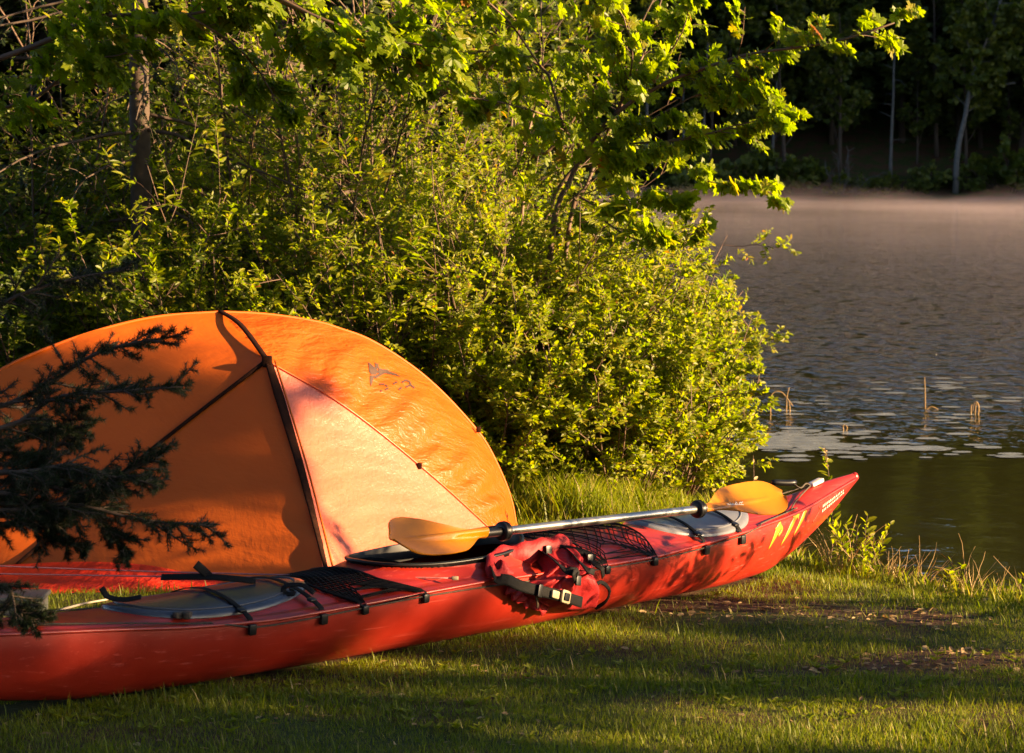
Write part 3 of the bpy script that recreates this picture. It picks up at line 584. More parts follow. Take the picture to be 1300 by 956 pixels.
# coaming
t=np.linspace(0,2*np.pi,121)
def ckp(t,k=1.,dz=0.):
    x=np.sign(np.cos(t))*np.abs(np.cos(t))**(2/2.3);y=np.sign(np.sin(t))*np.abs(np.sin(t))**(2/2.3)
    s=CK[0]+CK[1]*x*k;yy=CK[2]*(1-.12*x)*y*k;b=sec(s)[0];p=ksurf(s,np.clip(yy/b,-.97,.97));p[:,2]+=dz-.018*x*0+.012*(-x);return p
g=Geo();pr=[(1.01,.010),(1.0,.014),(1.0,.034),(1.025,.036),(1.030,.040),(1.025,.044),(.985,.044),(.978,.040),(.978,-.02)]
P=np.stack([ckp(t,k,z) for k,z in pr],1);grid(g,P,flip=True);build('coaming',g,M['blackplastic'],kay)
g=Geo();P=np.stack([ckp(t,k,z) for k,z in [(1.16,-.004),(1.09,.010),(1.03,.020),(1.01,.026)]],1);grid(g,P);build('cockpit_surround',g,M['kayak'],kay)
# seat with a curved back band inside
g=Geo();U,V=np.meshgrid(np.linspace(-1,1,20),np.linspace(0,1,10),indexing='ij');sp=2.56+.06*(1-U**2)-.0*V
P=np.stack([KB[0]+KK[0]*sp+KM[0]*U*.17,KB[1]+KK[1]*sp+KM[1]*U*.17,.14+.155*V-.03*U**2],-1);grid(g,P);P2=P+A_([KK[0],KK[1],0])*.02;grid(g,P2,flip=True);bb=build('backrest',g,M['black'],kay)
g=Geo();sq=np.linspace(2.22,2.56,16);U,V=np.meshgrid(np.linspace(-1,1,16),sq,indexing='ij');P=np.stack([KB[0]+KK[0]*V+KM[0]*U*.17,KB[1]+KK[1]*V+KM[1]*U*.17,.07+.05*U**2+.03*((V-2.4)/.16)**2],-1);grid(g,P);build('seat',g,M['blackplastic'],kay)
# hatches
def hatch(s0,hl,hw,mat,lab,lift=.018,mat2=None):
    t=np.linspace(0,2*np.pi,73);rs=A_([0,.25,.5,.7,.84,.93,.98,1.0,1.0]);hs=A_([1,1,.99,.97,.93,.86,.7,.45,-.15])*lift
    V=[];P=[]
    for r_,h_ in zip(rs,hs):
        x=np.sign(np.cos(t))*np.abs(np.cos(t))**.95*r_;y=np.sign(np.sin(t))*np.abs(np.sin(t))**.9*r_;s=s0+hl*x;b=sec(s)[0];P.append(ksurf(s,np.clip(y*hw/b,-.96,.96))+A_([0,0,1])*h_)
    g=Geo();grid(g,np.stack(P,1));o=build('hatch_cover',g,mat,kay);o['label']=lab
    g=Geo();x=np.cos(t);y=np.sin(t);s=s0+hl*.90*x;b=sec(s)[0];q=ksurf(s,y*hw*.88/b)+A_([0,0,lift*.97]);tubes(g,q[None],np.full((1,73),.0035),5,cap=False);build('rim',g,mat,o)
    return o
hatch(3.37,.375,.185,M['hatch'],'dark slate grey oval hatch cover behind the cockpit',.016)
hatch(1.06,.30,.165,M['hatchlight'],'pale grey oval hatch cover on the front deck',.016)
def strapw(s,w0,w1,hh,width=.020,mat='black',ds=0.,name='hatch_strap',lab=None):
    ww_=np.linspace(w0,w1,30);ss_=s+ds*np.linspace(0,1,30);q=ksurf(ss_,ww_,0)+A_([0,0,1])*(hh*np.cos(np.clip(ww_,-1,1)*np.pi/2)[:,None]**.4+.004)
    g=Geo();Nn=ksurf(ss_,ww_,.05)-ksurf(ss_,ww_,0);ribbon(g,q,Nn,width,.004);o=build(name,g,M[mat],kay)
    if lab:o['label']=lab
    return o
for s,ds in ((3.37,.02),(3.10,.02),(1.17,.02),(.93,.015)):
    o=strapw(s,-1.03,1.05,.020,ds=ds)
    g=Geo();c=ksurf(s+ds,1.07,.010);kx=A_([KK[0],KK[1],0]);nz=nrm(ksurf(s+ds,1.07,.05)-ksurf(s+ds,1.07,0));box(g,c,.028,.034,.014,kx,np.cross(nz,kx),nz,.25);build('buckle',g,M['blackplastic'],o)
    g=Geo();c=ksurf(s+ds,.80,.016);nz=nrm(ksurf(s+ds,.8,.05)-ksurf(s+ds,.8,0));box(g,c,.026,.022,.010,kx,np.cross(nz,kx),nz,.25);build('slider',g,M['blackplastic'],o)
# loose strap ends: one standing up from the rear hatch, one curled over the strap at its front edge
def band(name,pts,w,mat='black',N=(0,-.5,.8),th=.004,par=None):
    g=Geo();ribbon(g,smooth_line(A_(pts,dtype=float),30),A_(N,dtype=float),w,th);return build(name,g,M[mat],par or kay)
q=ksurf(3.30,-.25,.03)
band('strap_end',[q+A_([-.16,.03,.012]),q+A_([-.05,.0,.018]),q+A_([.04,0,.015]),q+A_([.14,.03,.0])],.022,N=(0,-.75,.6))
band('strap_end',[q+A_([.0,0,.015]),q+A_([-.02,0,.035]),q+A_([-.045,-.01,.06])],.028,N=(.3,-.9,.2))
q=ksurf(3.12,.62,.022);band('strap_end',[q+A_([.04,-.02,.0]),q+A_([.0,-.0,.022]),q+A_([-.05,-.0,.02]),q+A_([-.055,-.01,.0]),q+A_([-.02,-.02,-.004])],.018)
q=ksurf(3.74,.1,.03);band('strap_end',[q+A_([-.04,0,.04]),q+A_([-.02,0,.012]),q+A_([.03,0,.004]),q+A_([.08,0,.012])],.020)
# deck nets
def net(s0,s1,e0,e1,nl,lab,rr=.0022,h=.007):
    g=Geo()
    def pt(a,w):   # a 0..1 along the deck, w across -1..1 ; gathers to the two pads at each gunwale
        k=np.clip((np.abs(w)-.50)/.50,0,1)**1.3;sc=s0+(s1-s0)*a;sp=e0+(e1-e0)*np.where(a<.5,0.,1.)
        m=np.clip(k,0,1);s=sc*(1-m)+(sp+.02*(a-.5))*m;return ksurf(s,w*1.03,h+.006*np.sin(a*40)*0)
    w=np.linspace(-1,1,61);P=[]
    for k in range(-nl,nl+1):
        for sg in (1,-1):
            a=.5+(k/nl)*.75+sg*w*.5
            ok=(a>-.001)&(a<1.001)
            a=np.abs((a)%2);a=np.where(a>1,2-a,a);P.append(pt(a,w))
    P=np.stack(P);tubes(g,P,np.full((1,61),rr),3,cap=False)
    for a in (0.,1.): tubes(g,pt(np.full(61,a),w)[None],np.full((1,61),rr*1.7),4)
    o=build('deck_net',g,M['black'],kay);o['label']=lab
    for e in (e0,e1):
        for sg in (1,-1):
            g=Geo();c=ksurf(e,sg*1.05,.008);kx=A_([KK[0],KK[1],0]);nz=nrm(ksurf(e,sg*1.05,.05)-ksurf(e,sg*1.05,0));box(g,c,.026,.030,.018,kx,np.cross(nz,kx),nz,.35);build('pad_eye',g,M['blackplastic'],o)
net(1.46,1.94,1.52,1.80,5,'open cord net on the front deck')
net(2.78,3.02,2.70,2.955,9,'dense black net behind the cockpit',.0030)
# perimeter lines
g=Geo()
for sg in (1,-1):
    L_=[(.50,sg*.86,.006),(.72,sg*.93,.008),(.945,sg*1.03,.009),(1.07,sg*1.03,.006),(1.19,sg*1.04,.009),(1.52,sg*1.03,.008),(1.80,sg*1.03,.008),(2.25,sg*1.06,.004),(2.70,sg*1.03,.008),(2.955,sg*1.03,.008),(3.12,sg*1.04,.009),(3.39,sg*1.05,.009),(3.59,sg*.93,.004),(4.08,sg*.74,.012)]
    q=A_(L_);s=np.linspace(0,len(q)-1,260);qq=np.stack([np.interp(s,np.arange(len(q)),q[:,j]) for j in range(3)],1);tubes(g,ksurf(qq[:,0],qq[:,1],qq[:,2])[None],np.full((1,260),.0030)*(1+.25*np.sin(np.arange(260)*2.6))[None],5)
o=build('perimeter_line',g,M['cord'],kay)
g=Geo();c=ksurf(3.59,.72,.012);box(g,c,.07,.022,.02,A_([KK[0],KK[1],0])*.9+A_([.1,0,.05]),KM.tolist()+[0],(0,0,1),.35);box(g,c+A_([.015,-.01,0]),.02,.03,.022,bev=.3);build('cord_cleat',g,M['cord'],kay)
g=Geo();c=ksurf(4.09,.6,.02);box(g,c,.10,.03,.024,A_([KK[0],KK[1],0.02]),KM.tolist()+[0],(0,0,1),.3);build('grab_handle',g,M['blackplastic'],kay)
# bow toggle, its plate and loops
g=Geo();c=ksurf(.40,-.35,.048);a=c+A_([-.055,-.02,.006]);b_=c+A_([.045,.02,0]);tubes(g,smooth_line([a,c,b_],9)[None],A_([[.009,.012,.0125,.0125,.0125,.0125,.0125,.012,.009]]),8);tg=build('grab_handle',g,M['blackplastic'],kay);tg['label']='black toggle handle standing up from the bow'
g=Geo();q=ksurf(.30,0,.006);tubes(g,smooth_line([c+A_([.03,.01,0]),c+A_([.06,.0,-.02]),q+A_([-.02,-.01,.01]),q],14)[None],np.full((1,14),.004),5)
tubes(g,smooth_line([q,ksurf(.38,.35,.012),ksurf(.47,.6,.01),ksurf(.55,.85,.012)],20)[None],np.full((1,20),.0035),5)
tubes(g,smooth_line([q,ksurf(.40,-.45,.012),ksurf(.52,-.6,.01),ksurf(.75,-.85,.012)],20)[None],np.full((1,20),.0035),5);build('cord_loop',g,M['cord'],tg)
g=Geo();c=ksurf(.26,-.05,.010);box(g,c,.075,.032,.016,A_([.7,.714,.22]),(.714,-.7,0),(-.1,-.1,1),.3);build('bow_plate',g,M['white'],kay)
for sg in (1,-1): g=Geo();box(g,ksurf(.60,.80*sg,.012),.022,.020,.02,bev=.3);build('pad_eye',g,M['blackplastic'],kay)
# marks on the bow flank
def kpoly(g,pts,h=.0016):
    q=A_(pts,dtype=float);P=ksurf(q[:,0],q[:,1],h);c=ksurf(q[:,0].mean(),q[:,1].mean(),h);g.add(np.concatenate([[c],P]),A_([[0,i,i%len(P)+1] for i in range(1,len(P)+1)]))
def kstroke(g,pts,wd):
    q=smooth_line(A_([(a,b,0) for a,b in pts],dtype=float),14);P=ksurf(q[:,0],q[:,1],.0012);Nn=ksurf(q[:,0],q[:,1],.03)-P;ribbon(g,P,Nn,np.asarray(wd) if np.ndim(wd)==0 else np.interp(np.linspace(0,1,14),np.linspace(0,1,len(wd)),wd),.0016)
g=Geo();kstroke(g,[(.645,1.06),(.665,1.10),(.69,1.20),(.72,1.33)],[.030,.036,.022,.004]);kstroke(g,[(.69,1.10),(.655,1.07),(.635,1.13),(.66,1.2)],[.010,.014,.012,.008])
kstroke(g,[(.50,1.03),(.535,1.06),(.58,1.20),(.625,1.34)],[.010,.024,.022,.004]);kstroke(g,[(.55,1.035),(.515,1.03),(.505,1.10)],[.010,.016,.004])
kstroke(g,[(.44,1.02),(.455,1.06),(.49,1.18),(.53,1.30)],[.020,.024,.018,.004]);build('yellow_mark',g,M['yellow'],kay)
g=Geo();kstroke(g,[(.335,1.10),(.325,1.17),(.345,1.27),(.375,1.32)],[.003,.006,.006,.003]);build('crescent_mark',g,M['redcloth'],kay,uv=np.zeros((g.n,2)))
g=Geo();r_=random.Random(4)
for row,w0 in ((0,1.14),(1,1.24)):
    s=.30
    while s>.125:
        l=r_.uniform(.006,.013);kpoly(g,[(s,w0-.02),(s-l*.45,w0-.02),(s-l*.45,w0+.035),(s,w0+.035)])
        if r_.random()<.6: kpoly(g,[(s,w0+.02),(s-l*.8,w0+.02),(s-l*.8,w0+.035),(s,w0+.035)])
        s-=l+.003
build('small_lettering',g,M['white'],kay)
# two pink cords stretched from the rear deck past the stern hatch
g=Geo()
e0=ksurf(2.56,.92,.022);e1=A_([-1.95,8.35,.30])
for dz,dx in ((0,0),(-.014,.012)): tubes(g,smooth_line([e0+A_([dx,0,0]),(e0+e1)/2+A_([0,0,dz-.006]),e1+A_([0,0,dz*2.2])],40)[None],np.full((1,40),.0026),5)
pc=build('deck_cord',g,M['pinkcord'],kay);pc['label']='pair of thin pink cords stretched along the rear deck'
g=Geo();box(g,e0+A_([.012,.0,0]),.022,.012,.012,bev=.3);build('cord_tag',g,M['buckle'],pc)
# ------------------------------------------------------------------ paddle
pL=A_([-.097,8.45,.384]);pR=A_([.707,9.32,.352]);pd=nrm(pR-pL)
pad=empty('paddle',tuple((pL+pR)/2),'kayak paddle with silver shaft and two amber blades lying across the red kayak','paddle')
g=Geo();tubes(g,(pL+(pR-pL)*np.linspace(0,1,30)[:,None])[None],np.full((1,30),.0145),14);build('shaft',g,M['alu'],pad)
g=Geo();q=pL+pd*np.linspace(-.0,.095,6)[:,None];tubes(g,q[None],np.full((1,6),.0158),14);build('grip_sleeve',g,M['blackplastic'],pad)
for t_ in (.10,1.145):
    g=Geo();c=pL+pd*t_;q=c+pd*A_([-.016,-.014,-.006,.0,.006,.014,.016])[:,None];tubes(g,q[None],A_([[.016,.031,.034,.024,.034,.031,.016]]),18);build('drip_ring',g,M['blackplastic'],pad)
g=Geo();c=pL+pd*1.172;tubes(g,(c+pd*A_([-.006,0,.006])[:,None])[None],A_([[.019,.024,.019]]),14);build('drip_ring',g,M['blackplastic'],pad)
def blade(j,d,nrmv,lab,dih=.0,Ln=.46,ridge=1.):
    """j joint, d outward axis, nrmv blade face normal; teardrop outline with a raised spine"""
    nrmv=nrm(nrmv-d*np.dot(nrmv,d));e=np.cross(nrmv,d);t=np.linspace(0,1,40)
    up=np.interp(t,[0,.10,.2,.32,.5,.7,.85,.94,1],[.016,.017,.046,.074,.083,.085,.078,.055,.004]);dn=np.interp(t,[0,.10,.2,.35,.55,.75,.88,.96,1],[.016,.017,.022,.042,.074,.088,.078,.05,.004])
    k=np.hanning(7);k/=k.sum();up=np.convolve(np.pad(up,3,'edge'),k,'valid');dn=np.convolve(np.pad(dn,3,'edge'),k,'valid')
    v=np.linspace(-1,1,27);x=j+d*(t*Ln)[:,None];cv=.035*np.clip(t-.15,0,1)**2
    rr=.0155*np.clip(1-t/.85,0,1)**.55
    off=np.where(v[None]<0,v[None]*dn[:,None],v[None]*up[:,None]);sp=np.sqrt(np.clip(rr[:,None]**2-off**2,0,None))
    base=.012*(np.abs(v)[None]**2)*np.clip(t*3,0,1)[:,None]
    for sg in (1,-1): pass
    top=x[:,None]+e*off[...,None]+nrmv*(cv[:,None]+base+.0022+sp*ridge)[...,None];bo=x[:,None]+e*off[...,None]+nrmv*(cv[:,None]+base-.0022-sp*(1 if ridge<.5 else .95)*np.clip(1-t*1.5,0,1)[:,None])[...,None]
    g=Geo();grid(g,top);grid(g,bo,flip=True)
    for c in (0,-1):
        grid(g,np.stack([top[:,c],bo[:,c]],1))
    o=build('blade',g,M['blade'],pad);o['label']=lab;return top
blade(pL+pd*.01,-pd,A_([.46,-.58,.88]),'amber blade with a raised spine facing the viewer',ridge=1.5)
tp=blade(pR-pd*.01,pd,A_([.46,-.58,.85]),'amber blade lying over the front hatch',ridge=.6)
g=Geo();r_=random.Random(7);x=.11
e=nrm(np.cross(nrm(A_([.46,-.58,.85])),pd));nv=np.cross(pd,e);nv=nv if nv[2]>0 else -nv
def bpt(a,bv): return tp[min(39,int(a/.46*39)),min(26,max(0,int((bv/.17+.5)*26)))]+nv*.0015
for (a0,b0),(a1,b1) in [((.14,.004),(.148,-.012)),((.148,-.012),(.16,.008)),((.165,-.01),(.175,.004)),((.18,-.010),(.19,.002)),((.195,-.011),(.197,.008)),((.205,-.010),(.215,.001)),((.22,-.01),(.225,.0)),((.14,-.013),(.225,-.013))]:
    P=np.stack([bpt(a0,b0),bpt((a0+a1)/2,(b0+b1)/2),bpt(a1,b1)]);ribbon(g,P,nv,.0035,.001)
build('blade_lettering',g,M['white'],pad)
# ------------------------------------------------------------------ life vest
vest=empty('life_vest',tuple(ksurf(2.05,1.0)),'crumpled red life vest with black straps draped over the kayak by its cockpit','life vest')
PAN=A_([[(2.06,.15,.06),(1.98,.12,.085),(1.915,.10,.09),(1.87,.15,.08),(1.825,.2,.03)],[(2.075,.55,.06),(2.055,.65,.10),(2.0,.7,.11),(1.94,.72,.09),(1.86,.70,.03)],[(2.125,.97,.04),(2.07,.97,.08),(2.065,.98,.11),(1.985,.98,.09),(1.89,1.02,.03)],[(2.23,1.08,.04),(2.155,1.08,.08),(2.105,1.08,.11),(2.01,1.1,.09),(1.86,1.24,.04)],[(2.25,1.19,.02),(2.175,1.29,.05),(2.09,1.40,.06),(1.97,1.48,.06),(1.79,1.58,.03)]])
def vpanel(tab,name,n=90,m_=70,fold=.016,seed=3,th=.02):
    a=np.stack([smooth_line(r_,m_) for r_ in tab]);P=np.stack([smooth_line(a[:,j],n) for j in range(m_)],1)
    U,V=np.meshgrid(np.linspace(0,1,n),np.linspace(0,1,m_),indexing='ij')
    edge=np.clip(np.minimum(np.minimum(U,1-U),np.minimum(V,1-V))*9,0,1)**.5
    h=P[...,2]*1.0+fold*edge*(np.sin(V*15+U*5+2*np.sin(U*6+seed))*.9+.7*np.sin(U*17-V*8+seed)+.45*np.sin(V*41+U*13))+.012*(edge-1)
    # deep pinched creases
    for (u0,v0,du,dv,dp) in ((.25,.35,.5,.25,.022),(.45,.75,.45,-.1,.022),(.75,.3,.2,.45,.018),(.62,.55,.35,.2,.02)):
        l=math.hypot(du,dv);tt=((U-u0)*du+(V-v0)*dv)/l/l;dd=np.abs((U-u0)*dv-(V-v0)*du)/l;h=h-dp*np.exp(-(dd/.035)**2)*np.clip(tt*(1-tt)*4,0,1)*edge
    Q_=ksurf(P[...,0],P[...,1],0);nn=nrm(ksurf(P[...,0],np.clip(P[...,1],0,.90)+np.clip(P[...,1]-1,0,1)*.5,.05)-ksurf(P[...,0],np.clip(P[...,1],0,.90)+np.clip(P[...,1]-1,0,1)*.5,0)+A_([.25,-.30,.0]))
    T=Q_+nn*np.maximum(h,.004)[...,None];B=Q_+nn*.002;g=Geo();grid(g,T);grid(g,B,flip=True)
    for X_ in (np.stack([T[0],B[0]],1),np.stack([T[-1],B[-1]],1),np.stack([T[:,0],B[:,0]],1),np.stack([T[:,-1],B[:,-1]],1)): grid(g,X_)
    uv=np.zeros((g.n,2));k=n*m_;uv[:k]=np.stack([U*.35,V*.25],-1).reshape(-1,2);uv[k:2*k]=uv[:k]
    return build(name,g,M['vest'],vest,uv=uv)
vpanel(PAN,'vest_body')
def vline(pts,n=40): q=smooth_line(A_(pts,dtype=float),n);Pq=ksurf(q[:,0],q[:,1],0);nn=nrm(ksurf(q[:,0],np.clip(q[:,1],0,.9),.05)-ksurf(q[:,0],np.clip(q[:,1],0,.9),0)+A_([.3,-.35,0]));return Pq+nn*q[:,2:3],nn
def vtube(name,pts,r0,flat,mat,n=60,wob=.004):
    P,nn=vline(pts,n);r=np.linspace(0,1,n);g=Geo();T=nrm(np.gradient(P,axis=0));X=nrm(np.cross(T,nn));a=np.linspace(0,2*np.pi,17);rad=r0*np.interp(r,[0,.06,.5,.94,1],[.3,1,1.05,1,.3])
    W=(wob*np.sin(r[:,None]*40+3*np.cos(a)[None])+wob*.8*np.sin(r[:,None]*23+a[None]*2));V=P[:,None]+(X[:,None]*(np.cos(a)[None,:,None])*(rad[:,None]+W)[...,None]+nn[:,None]*np.sin(a)[None,:,None]*(rad[:,None]*flat+W*.6)[...,None])
    grid(g,V);i0=g.n
    return build(name,g,M[mat],vest,uv=np.stack(np.meshgrid(r*.4,a*.02,indexing='ij'),-1).reshape(-1,2))
vtube('shoulder_strap',[(1.90,.40,.09),(1.98,.36,.11),(2.05,.38,.10),(2.14,.42,.085),(2.21,.45,.055),(2.30,.56,.05),(2.345,.74,.045),(2.30,.90,.04)],.036,.55,'vest')
vtube('side_panel',[(2.32,1.06,.012),(2.29,1.16,.016),(2.24,1.24,.018),(2.17,1.34,.02),(2.08,1.44,.02)],.020,.6,'vest',wob=.006)
def vband(name,pts,w,mat='black',th=.005,par=None):
    P,nn=vline(pts,40);g=Geo();ribbon(g,P,nn,w,th);return build(name,g,M[mat],par or vest)
belt=vband('waist_belt',[(2.325,.60,.052),(2.39,.90,.056),(2.37,.98,.062),(2.32,1.06,.064),(2.265,1.12,.078),(2.19,1.19,.095),(2.115,1.26,.105),(1.995,1.38,.095)],.038)
for (s,wv_,h,l,mt,nm) in ((2.115,1.26,.112,.050,'buckle','buckle'),(2.165,1.215,.104,.04,'buckle','buckle_tongue'),(2.235,1.15,.092,.024,'blackplastic','slider')):
    P,nn=vline([(s+.02,wv_-.02,h),(s,wv_,h),(s-.02,wv_+.02,h)],5);T=nrm(P[-1]-P[0]);g=Geo();box(g,P[2],l,.044 if nm!='buckle_tongue' else .026,.012,T,np.cross(nn[2],T),nn[2],.25)
    if nm=='buckle':
        pass
    build(nm,g,M[mt],belt)
P,nn=vline([(2.135,1.24,.122),(2.115,1.26,.122),(2.095,1.28,.122)],5);T=nrm(P[-1]-P[0]);g=Geo();box(g,P[2]-nn[2]*.002,.028,.026,.006,T,np.cross(nn[2],T),nn[2],.2);build('buckle_slot',g,M['blackplastic'],belt)
for pts,w_ in (([(2.06,.25,.08),(2.09,.55,.115),(2.12,.88,.135),(2.095,.97,.14),(2.11,1.0,.14),(2.09,1.08,.13)],.030),([(1.96,.15,.095),(1.97,.45,.118),(2.01,.78,.13),(2.02,.97,.13),(1.99,1.02,.12)],.022),([(1.87,.25,.07),(1.88,.50,.088),(1.93,.80,.10),(1.925,.99,.10),(1.90,1.10,.085)],.018),([(2.04,.30,.10),(1.97,.45,.118),(1.92,.62,.11),(1.88,.80,.08)],.022)):
    vband('webbing_strap',pts,w_)
vband('trailing_strap',[(1.90,1.21,.045),(1.865,1.18,.05),(1.81,1.30,.05),(1.785,1.46,.04),(1.80,1.60,.03)],.014)
vband('trailing_strap',[(2.245,1.15,.072),(2.22,1.24,.07),(2.19,1.36,.06)],.012,'cord')
for s,w_,h in ((2.09,1.08,.137),(1.93,.78,.106),(2.05,.42,.118)):
    P,nn=vline([(s+.02,w_-.01,h),(s,w_,h),(s-.02,w_+.01,h)],5);g=Geo();T=nrm(P[-1]-P[0]);box(g,P[2],.026,.034,.01,T,np.cross(nn[2],T),nn[2],.25);build('slider',g,M['blackplastic'],vest)
# ------------------------------------------------------------------ odds and ends on the grass
bx=empty('storage_tub',(-1.78,9.17,-.02),'pale grey plastic tub standing on the grass under the spruce bough','tub')
g=Geo();box(g,A_([-1.80,9.05,.025]),.26,.18,.09,bev=.08);o=build('tub_body',g,M['greyplastic'],bx)
g=Geo();box(g,A_([-1.80,9.05,.075]),.28,.20,.015,bev=.15);build('lid',g,M['greyplastic'],bx)
g=Geo();st=smooth_line([A_([-1.60,8.98,.035]),A_([-1.53,9.05,.045]),A_([-1.45,9.12,.05])],8);tubes(g,st[None],A_([np.linspace(.005,.0035,8)]),6);tag(build('stick',g,M['stick'],origin=tuple(st[3])),'thin pale stick lying in the grass behind the left end of the kayak','stick')
# ------------------------------------------------------------------ grass
BL=(A_([(0,.045,0),(0,-.045,0),(.5,.036,.05),(.5,-.036,.05),(1,0,.20)]),[A_([[0,1,3,2]]),A_([[2,3,4]])])
BLL=(A_([(0,.012,0),(0,-.012,0),(.4,.012,.03),(.4,-.012,.03),(.75,.008,.14),(.75,-.008,.14),(1,0,.30)]),[A_([[0,1,3,2],[2,3,5,4]]),A_([[4,5,6]])])
def kay_in(x,y,mrg=.0):
    dx=x-KB[0];dy=y-KB[1];s=dx*KK[0]+dy*KK[1];q=dx*KM[0]+dy*KM[1];b=sec(np.clip(s,0,4.85))[0]*.42+mrg
    return (s>.62)&(s<4.6)&(np.abs(q)<b)
def tent_in(x,y):
    def tri_(a,b,c):
        f=lambda p,q: (q[0]-p[0])*(y-p[1])-(q[1]-p[1])*(x-p[0])
        u,v,w_=f(a,b),f(b,c),f(c,a);return ((u>0)&(v>0)&(w_>0))|((u<0)&(v<0)&(w_<0))
    return tri_((-.70,9.58),(-.06,10.9),(-1.9,11.2))|tri_((-.70,9.58),(-1.95,9.75),(-1.9,11.2))|tri_((-1.95,9.75),(-2.5,10.1),(-1.9,11.2))|tri_((-1.0,9.62),(-2.2,9.42),(-2.1,10.1))|tri_((-.06,10.9),(-.02,11.3),(-1.9,11.2))
def scatter(r,n,y0,y1,marg=.25,xmin=None):
    y=y0+(y1-y0)*r.random(n);h=.2*y+marg;x=r.uniform(-1,1,n)*h;k=x<shore_x(y)-.0
    return x[k],y[k]
def bare(x,y):
    """0 grass .. 1 bare soil: one worn patch before the bow and smaller ones towards the camera"""
    b=np.exp(-(((x-1.0+.4*(y-9.1))/.50)**2+((y-9.1)/.28)**2)*1.0)*2.0
    b=b+np.exp(-(((x-1.4)/.5)**2+((y-8.25)/.20)**2))*1.1+np.exp(-(((x-.55)/.5)**2+((y-8.0)/.12)**2))*.9+.42*vn(x,y,3.4,33)+.25*vn(x,y,9,34)-.12
    b=b-1.2*np.clip((y-9.55)/.3,0,1)
    return np.clip(b*2-.4,0,1)
r=rng(11);g=Geo()
def turf(n,y0,y1,h0,h1,dry=.08,keepb=True,dens=None):
    x,y=scatter(r,n,y0,y1);k=~kay_in(x,y)&~tent_in(x,y)
    if keepb: k&=r.random(len(x))>bare(x,y)*.93
    if dens is not None: k&=r.random(len(x))<dens(x,y)
    x,y=x[k],y[k];z=gh(x,y);k=z>WL-.02;x,y,z=x[k],y[k],z[k];m_=len(x)
    cl=.5+.5*vn(x,y,6,21);sz=(h0+(h1-h0)*r.random(m_)**1.5)*(.6+.8*cl)
    P=np.stack([x,y,z-.003],1);az=r.uniform(0,6.28,m_);tl=np.abs(r.normal(0,.45,m_));D=np.stack([np.cos(az)*tl,np.sin(az)*tl,np.ones(m_)],1)
    Nn=np.stack([np.cos(az),np.sin(az),-tl],1)
    tn=np.clip(.42+.22*vn(x,y,4,9)+r.normal(0,.16,m_),0,.84);tn=np.where(r.random(m_)<dry,r.uniform(.88,1,m_),tn)
    inst(g,BL[0],BL[1],P,D,Nn,sz,tn)
turf(240000,6.3,9.3,.012,.030);turf(150000,9.3,12.2,.014,.036)
_sc=scatter
def scatter(r,n,y0,y1,marg=.25):
    y=y0+(y1-y0)*r.random(n);x=np.sign(r.random(n)-.5)*(.2*y+.25+r.random(n)*1.7);k=x<shore_x(y);return x[k],y[k]
turf(150000,6.3,12.2,.016,.045)
scatter=_sc
turf(7000,6.3,12.2,.035,.06,.12)
# longer, drier fringe along the water's edge
x,y=scatter(r,60000,9.0,13.2);d=shore_x(y)-x+.10*vn(x,y,3.1,5)
k=(np.abs(d-.12)<.22)&~kay_in(x,y,.02)&(r.random(len(x))<.55);x,y=x[k],y[k];m_=len(x);az=r.uniform(0,6.28,m_);tl=np.abs(r.normal(0,.5,m_))
inst(g,BL[0],BL[1],np.stack([x,y,gh(x,y)-.004],1),np.stack([np.cos(az)*tl,np.sin(az)*tl,np.ones(m_)],1),np.stack([np.cos(az),np.sin(az),-tl],1),r.uniform(.04,.10,m_),np.where(r.random(m_)<.30,r.uniform(.86,1,m_),r.uniform(.3,.84,m_)))
# tall blades at the foot of the bushes
m_=9000;x=r.uniform(-.25,1.1,m_);y=r.uniform(11.5,12.6,m_);k=x<shore_x(y);x,y=x[k],y[k];m_=len(x);az=r.uniform(0,6.28,m_);tl=np.abs(r.normal(0,.35,m_))
inst(g,BLL[0]*A_([1,1.3,1]),BLL[1],np.stack([x,y,gh(x,y)-.004],1),np.stack([np.cos(az)*tl,np.sin(az)*tl,np.ones(m_)],1),np.stack([np.cos(az),np.sin(az),-tl],1),r.uniform(.08,.30,m_)*(.6+.5*vn(x,y,5,4)),np.where(r.random(m_)<.14,r.uniform(.88,1,m_),r.uniform(.25,.84,m_)))
x,y=scatter(r,1500,6.4,11.5);k=(~kay_in(x,y,.02))&(~tent_in(x,y))&(vn(x,y,2.2,71)>.15);x,y=x[k],y[k];n_=len(x);k6=np.repeat(np.arange(n_),6);az=np.tile(np.arange(6)*1.05,n_)+r.normal(0,.3,n_*6)
inst(g,LEAF[0],LEAF[1],np.stack([x[k6],y[k6],gh(x[k6],y[k6])+.006],1),np.stack([np.cos(az),np.sin(az),np.full(n_*6,.55)],1),A_([0,0,1.])+r.normal(0,.2,(n_*6,3)),r.uniform(.015,.034,n_*6),r.uniform(.35,.8,n_*6))
o=build('grass',g,M['grass'],smooth=False);tag(o,'short lawn grass with a drier fringe along the bank',kind='stuff')
# leaf litter and crumbs of bark on the bare soil
g=Geo();m_=6500;x=r.uniform(-1.6,2.3,m_);y=r.uniform(6.6,10.0,m_);k=(x<shore_x(y)-.1)&(r.random(m_)<.07+.8*bare(x,y))&~kay_in(x,y,.03);x,y=x[k],y[k];m_=len(x)
inst(g,LEAF[0],LEAF[1],np.stack([x,y,gh(x,y)+.004],1),r.normal(0,1,(m_,3))*A_([1,1,.15]),A_([0,0,1.])+r.normal(0,.35,(m_,3)),r.uniform(.012,.04,m_),r.random(m_))
tag(build('leaf_litter',g,M['dry'],smooth=False),'scattered dead leaves and bark crumbs on the bare soil',kind='stuff')
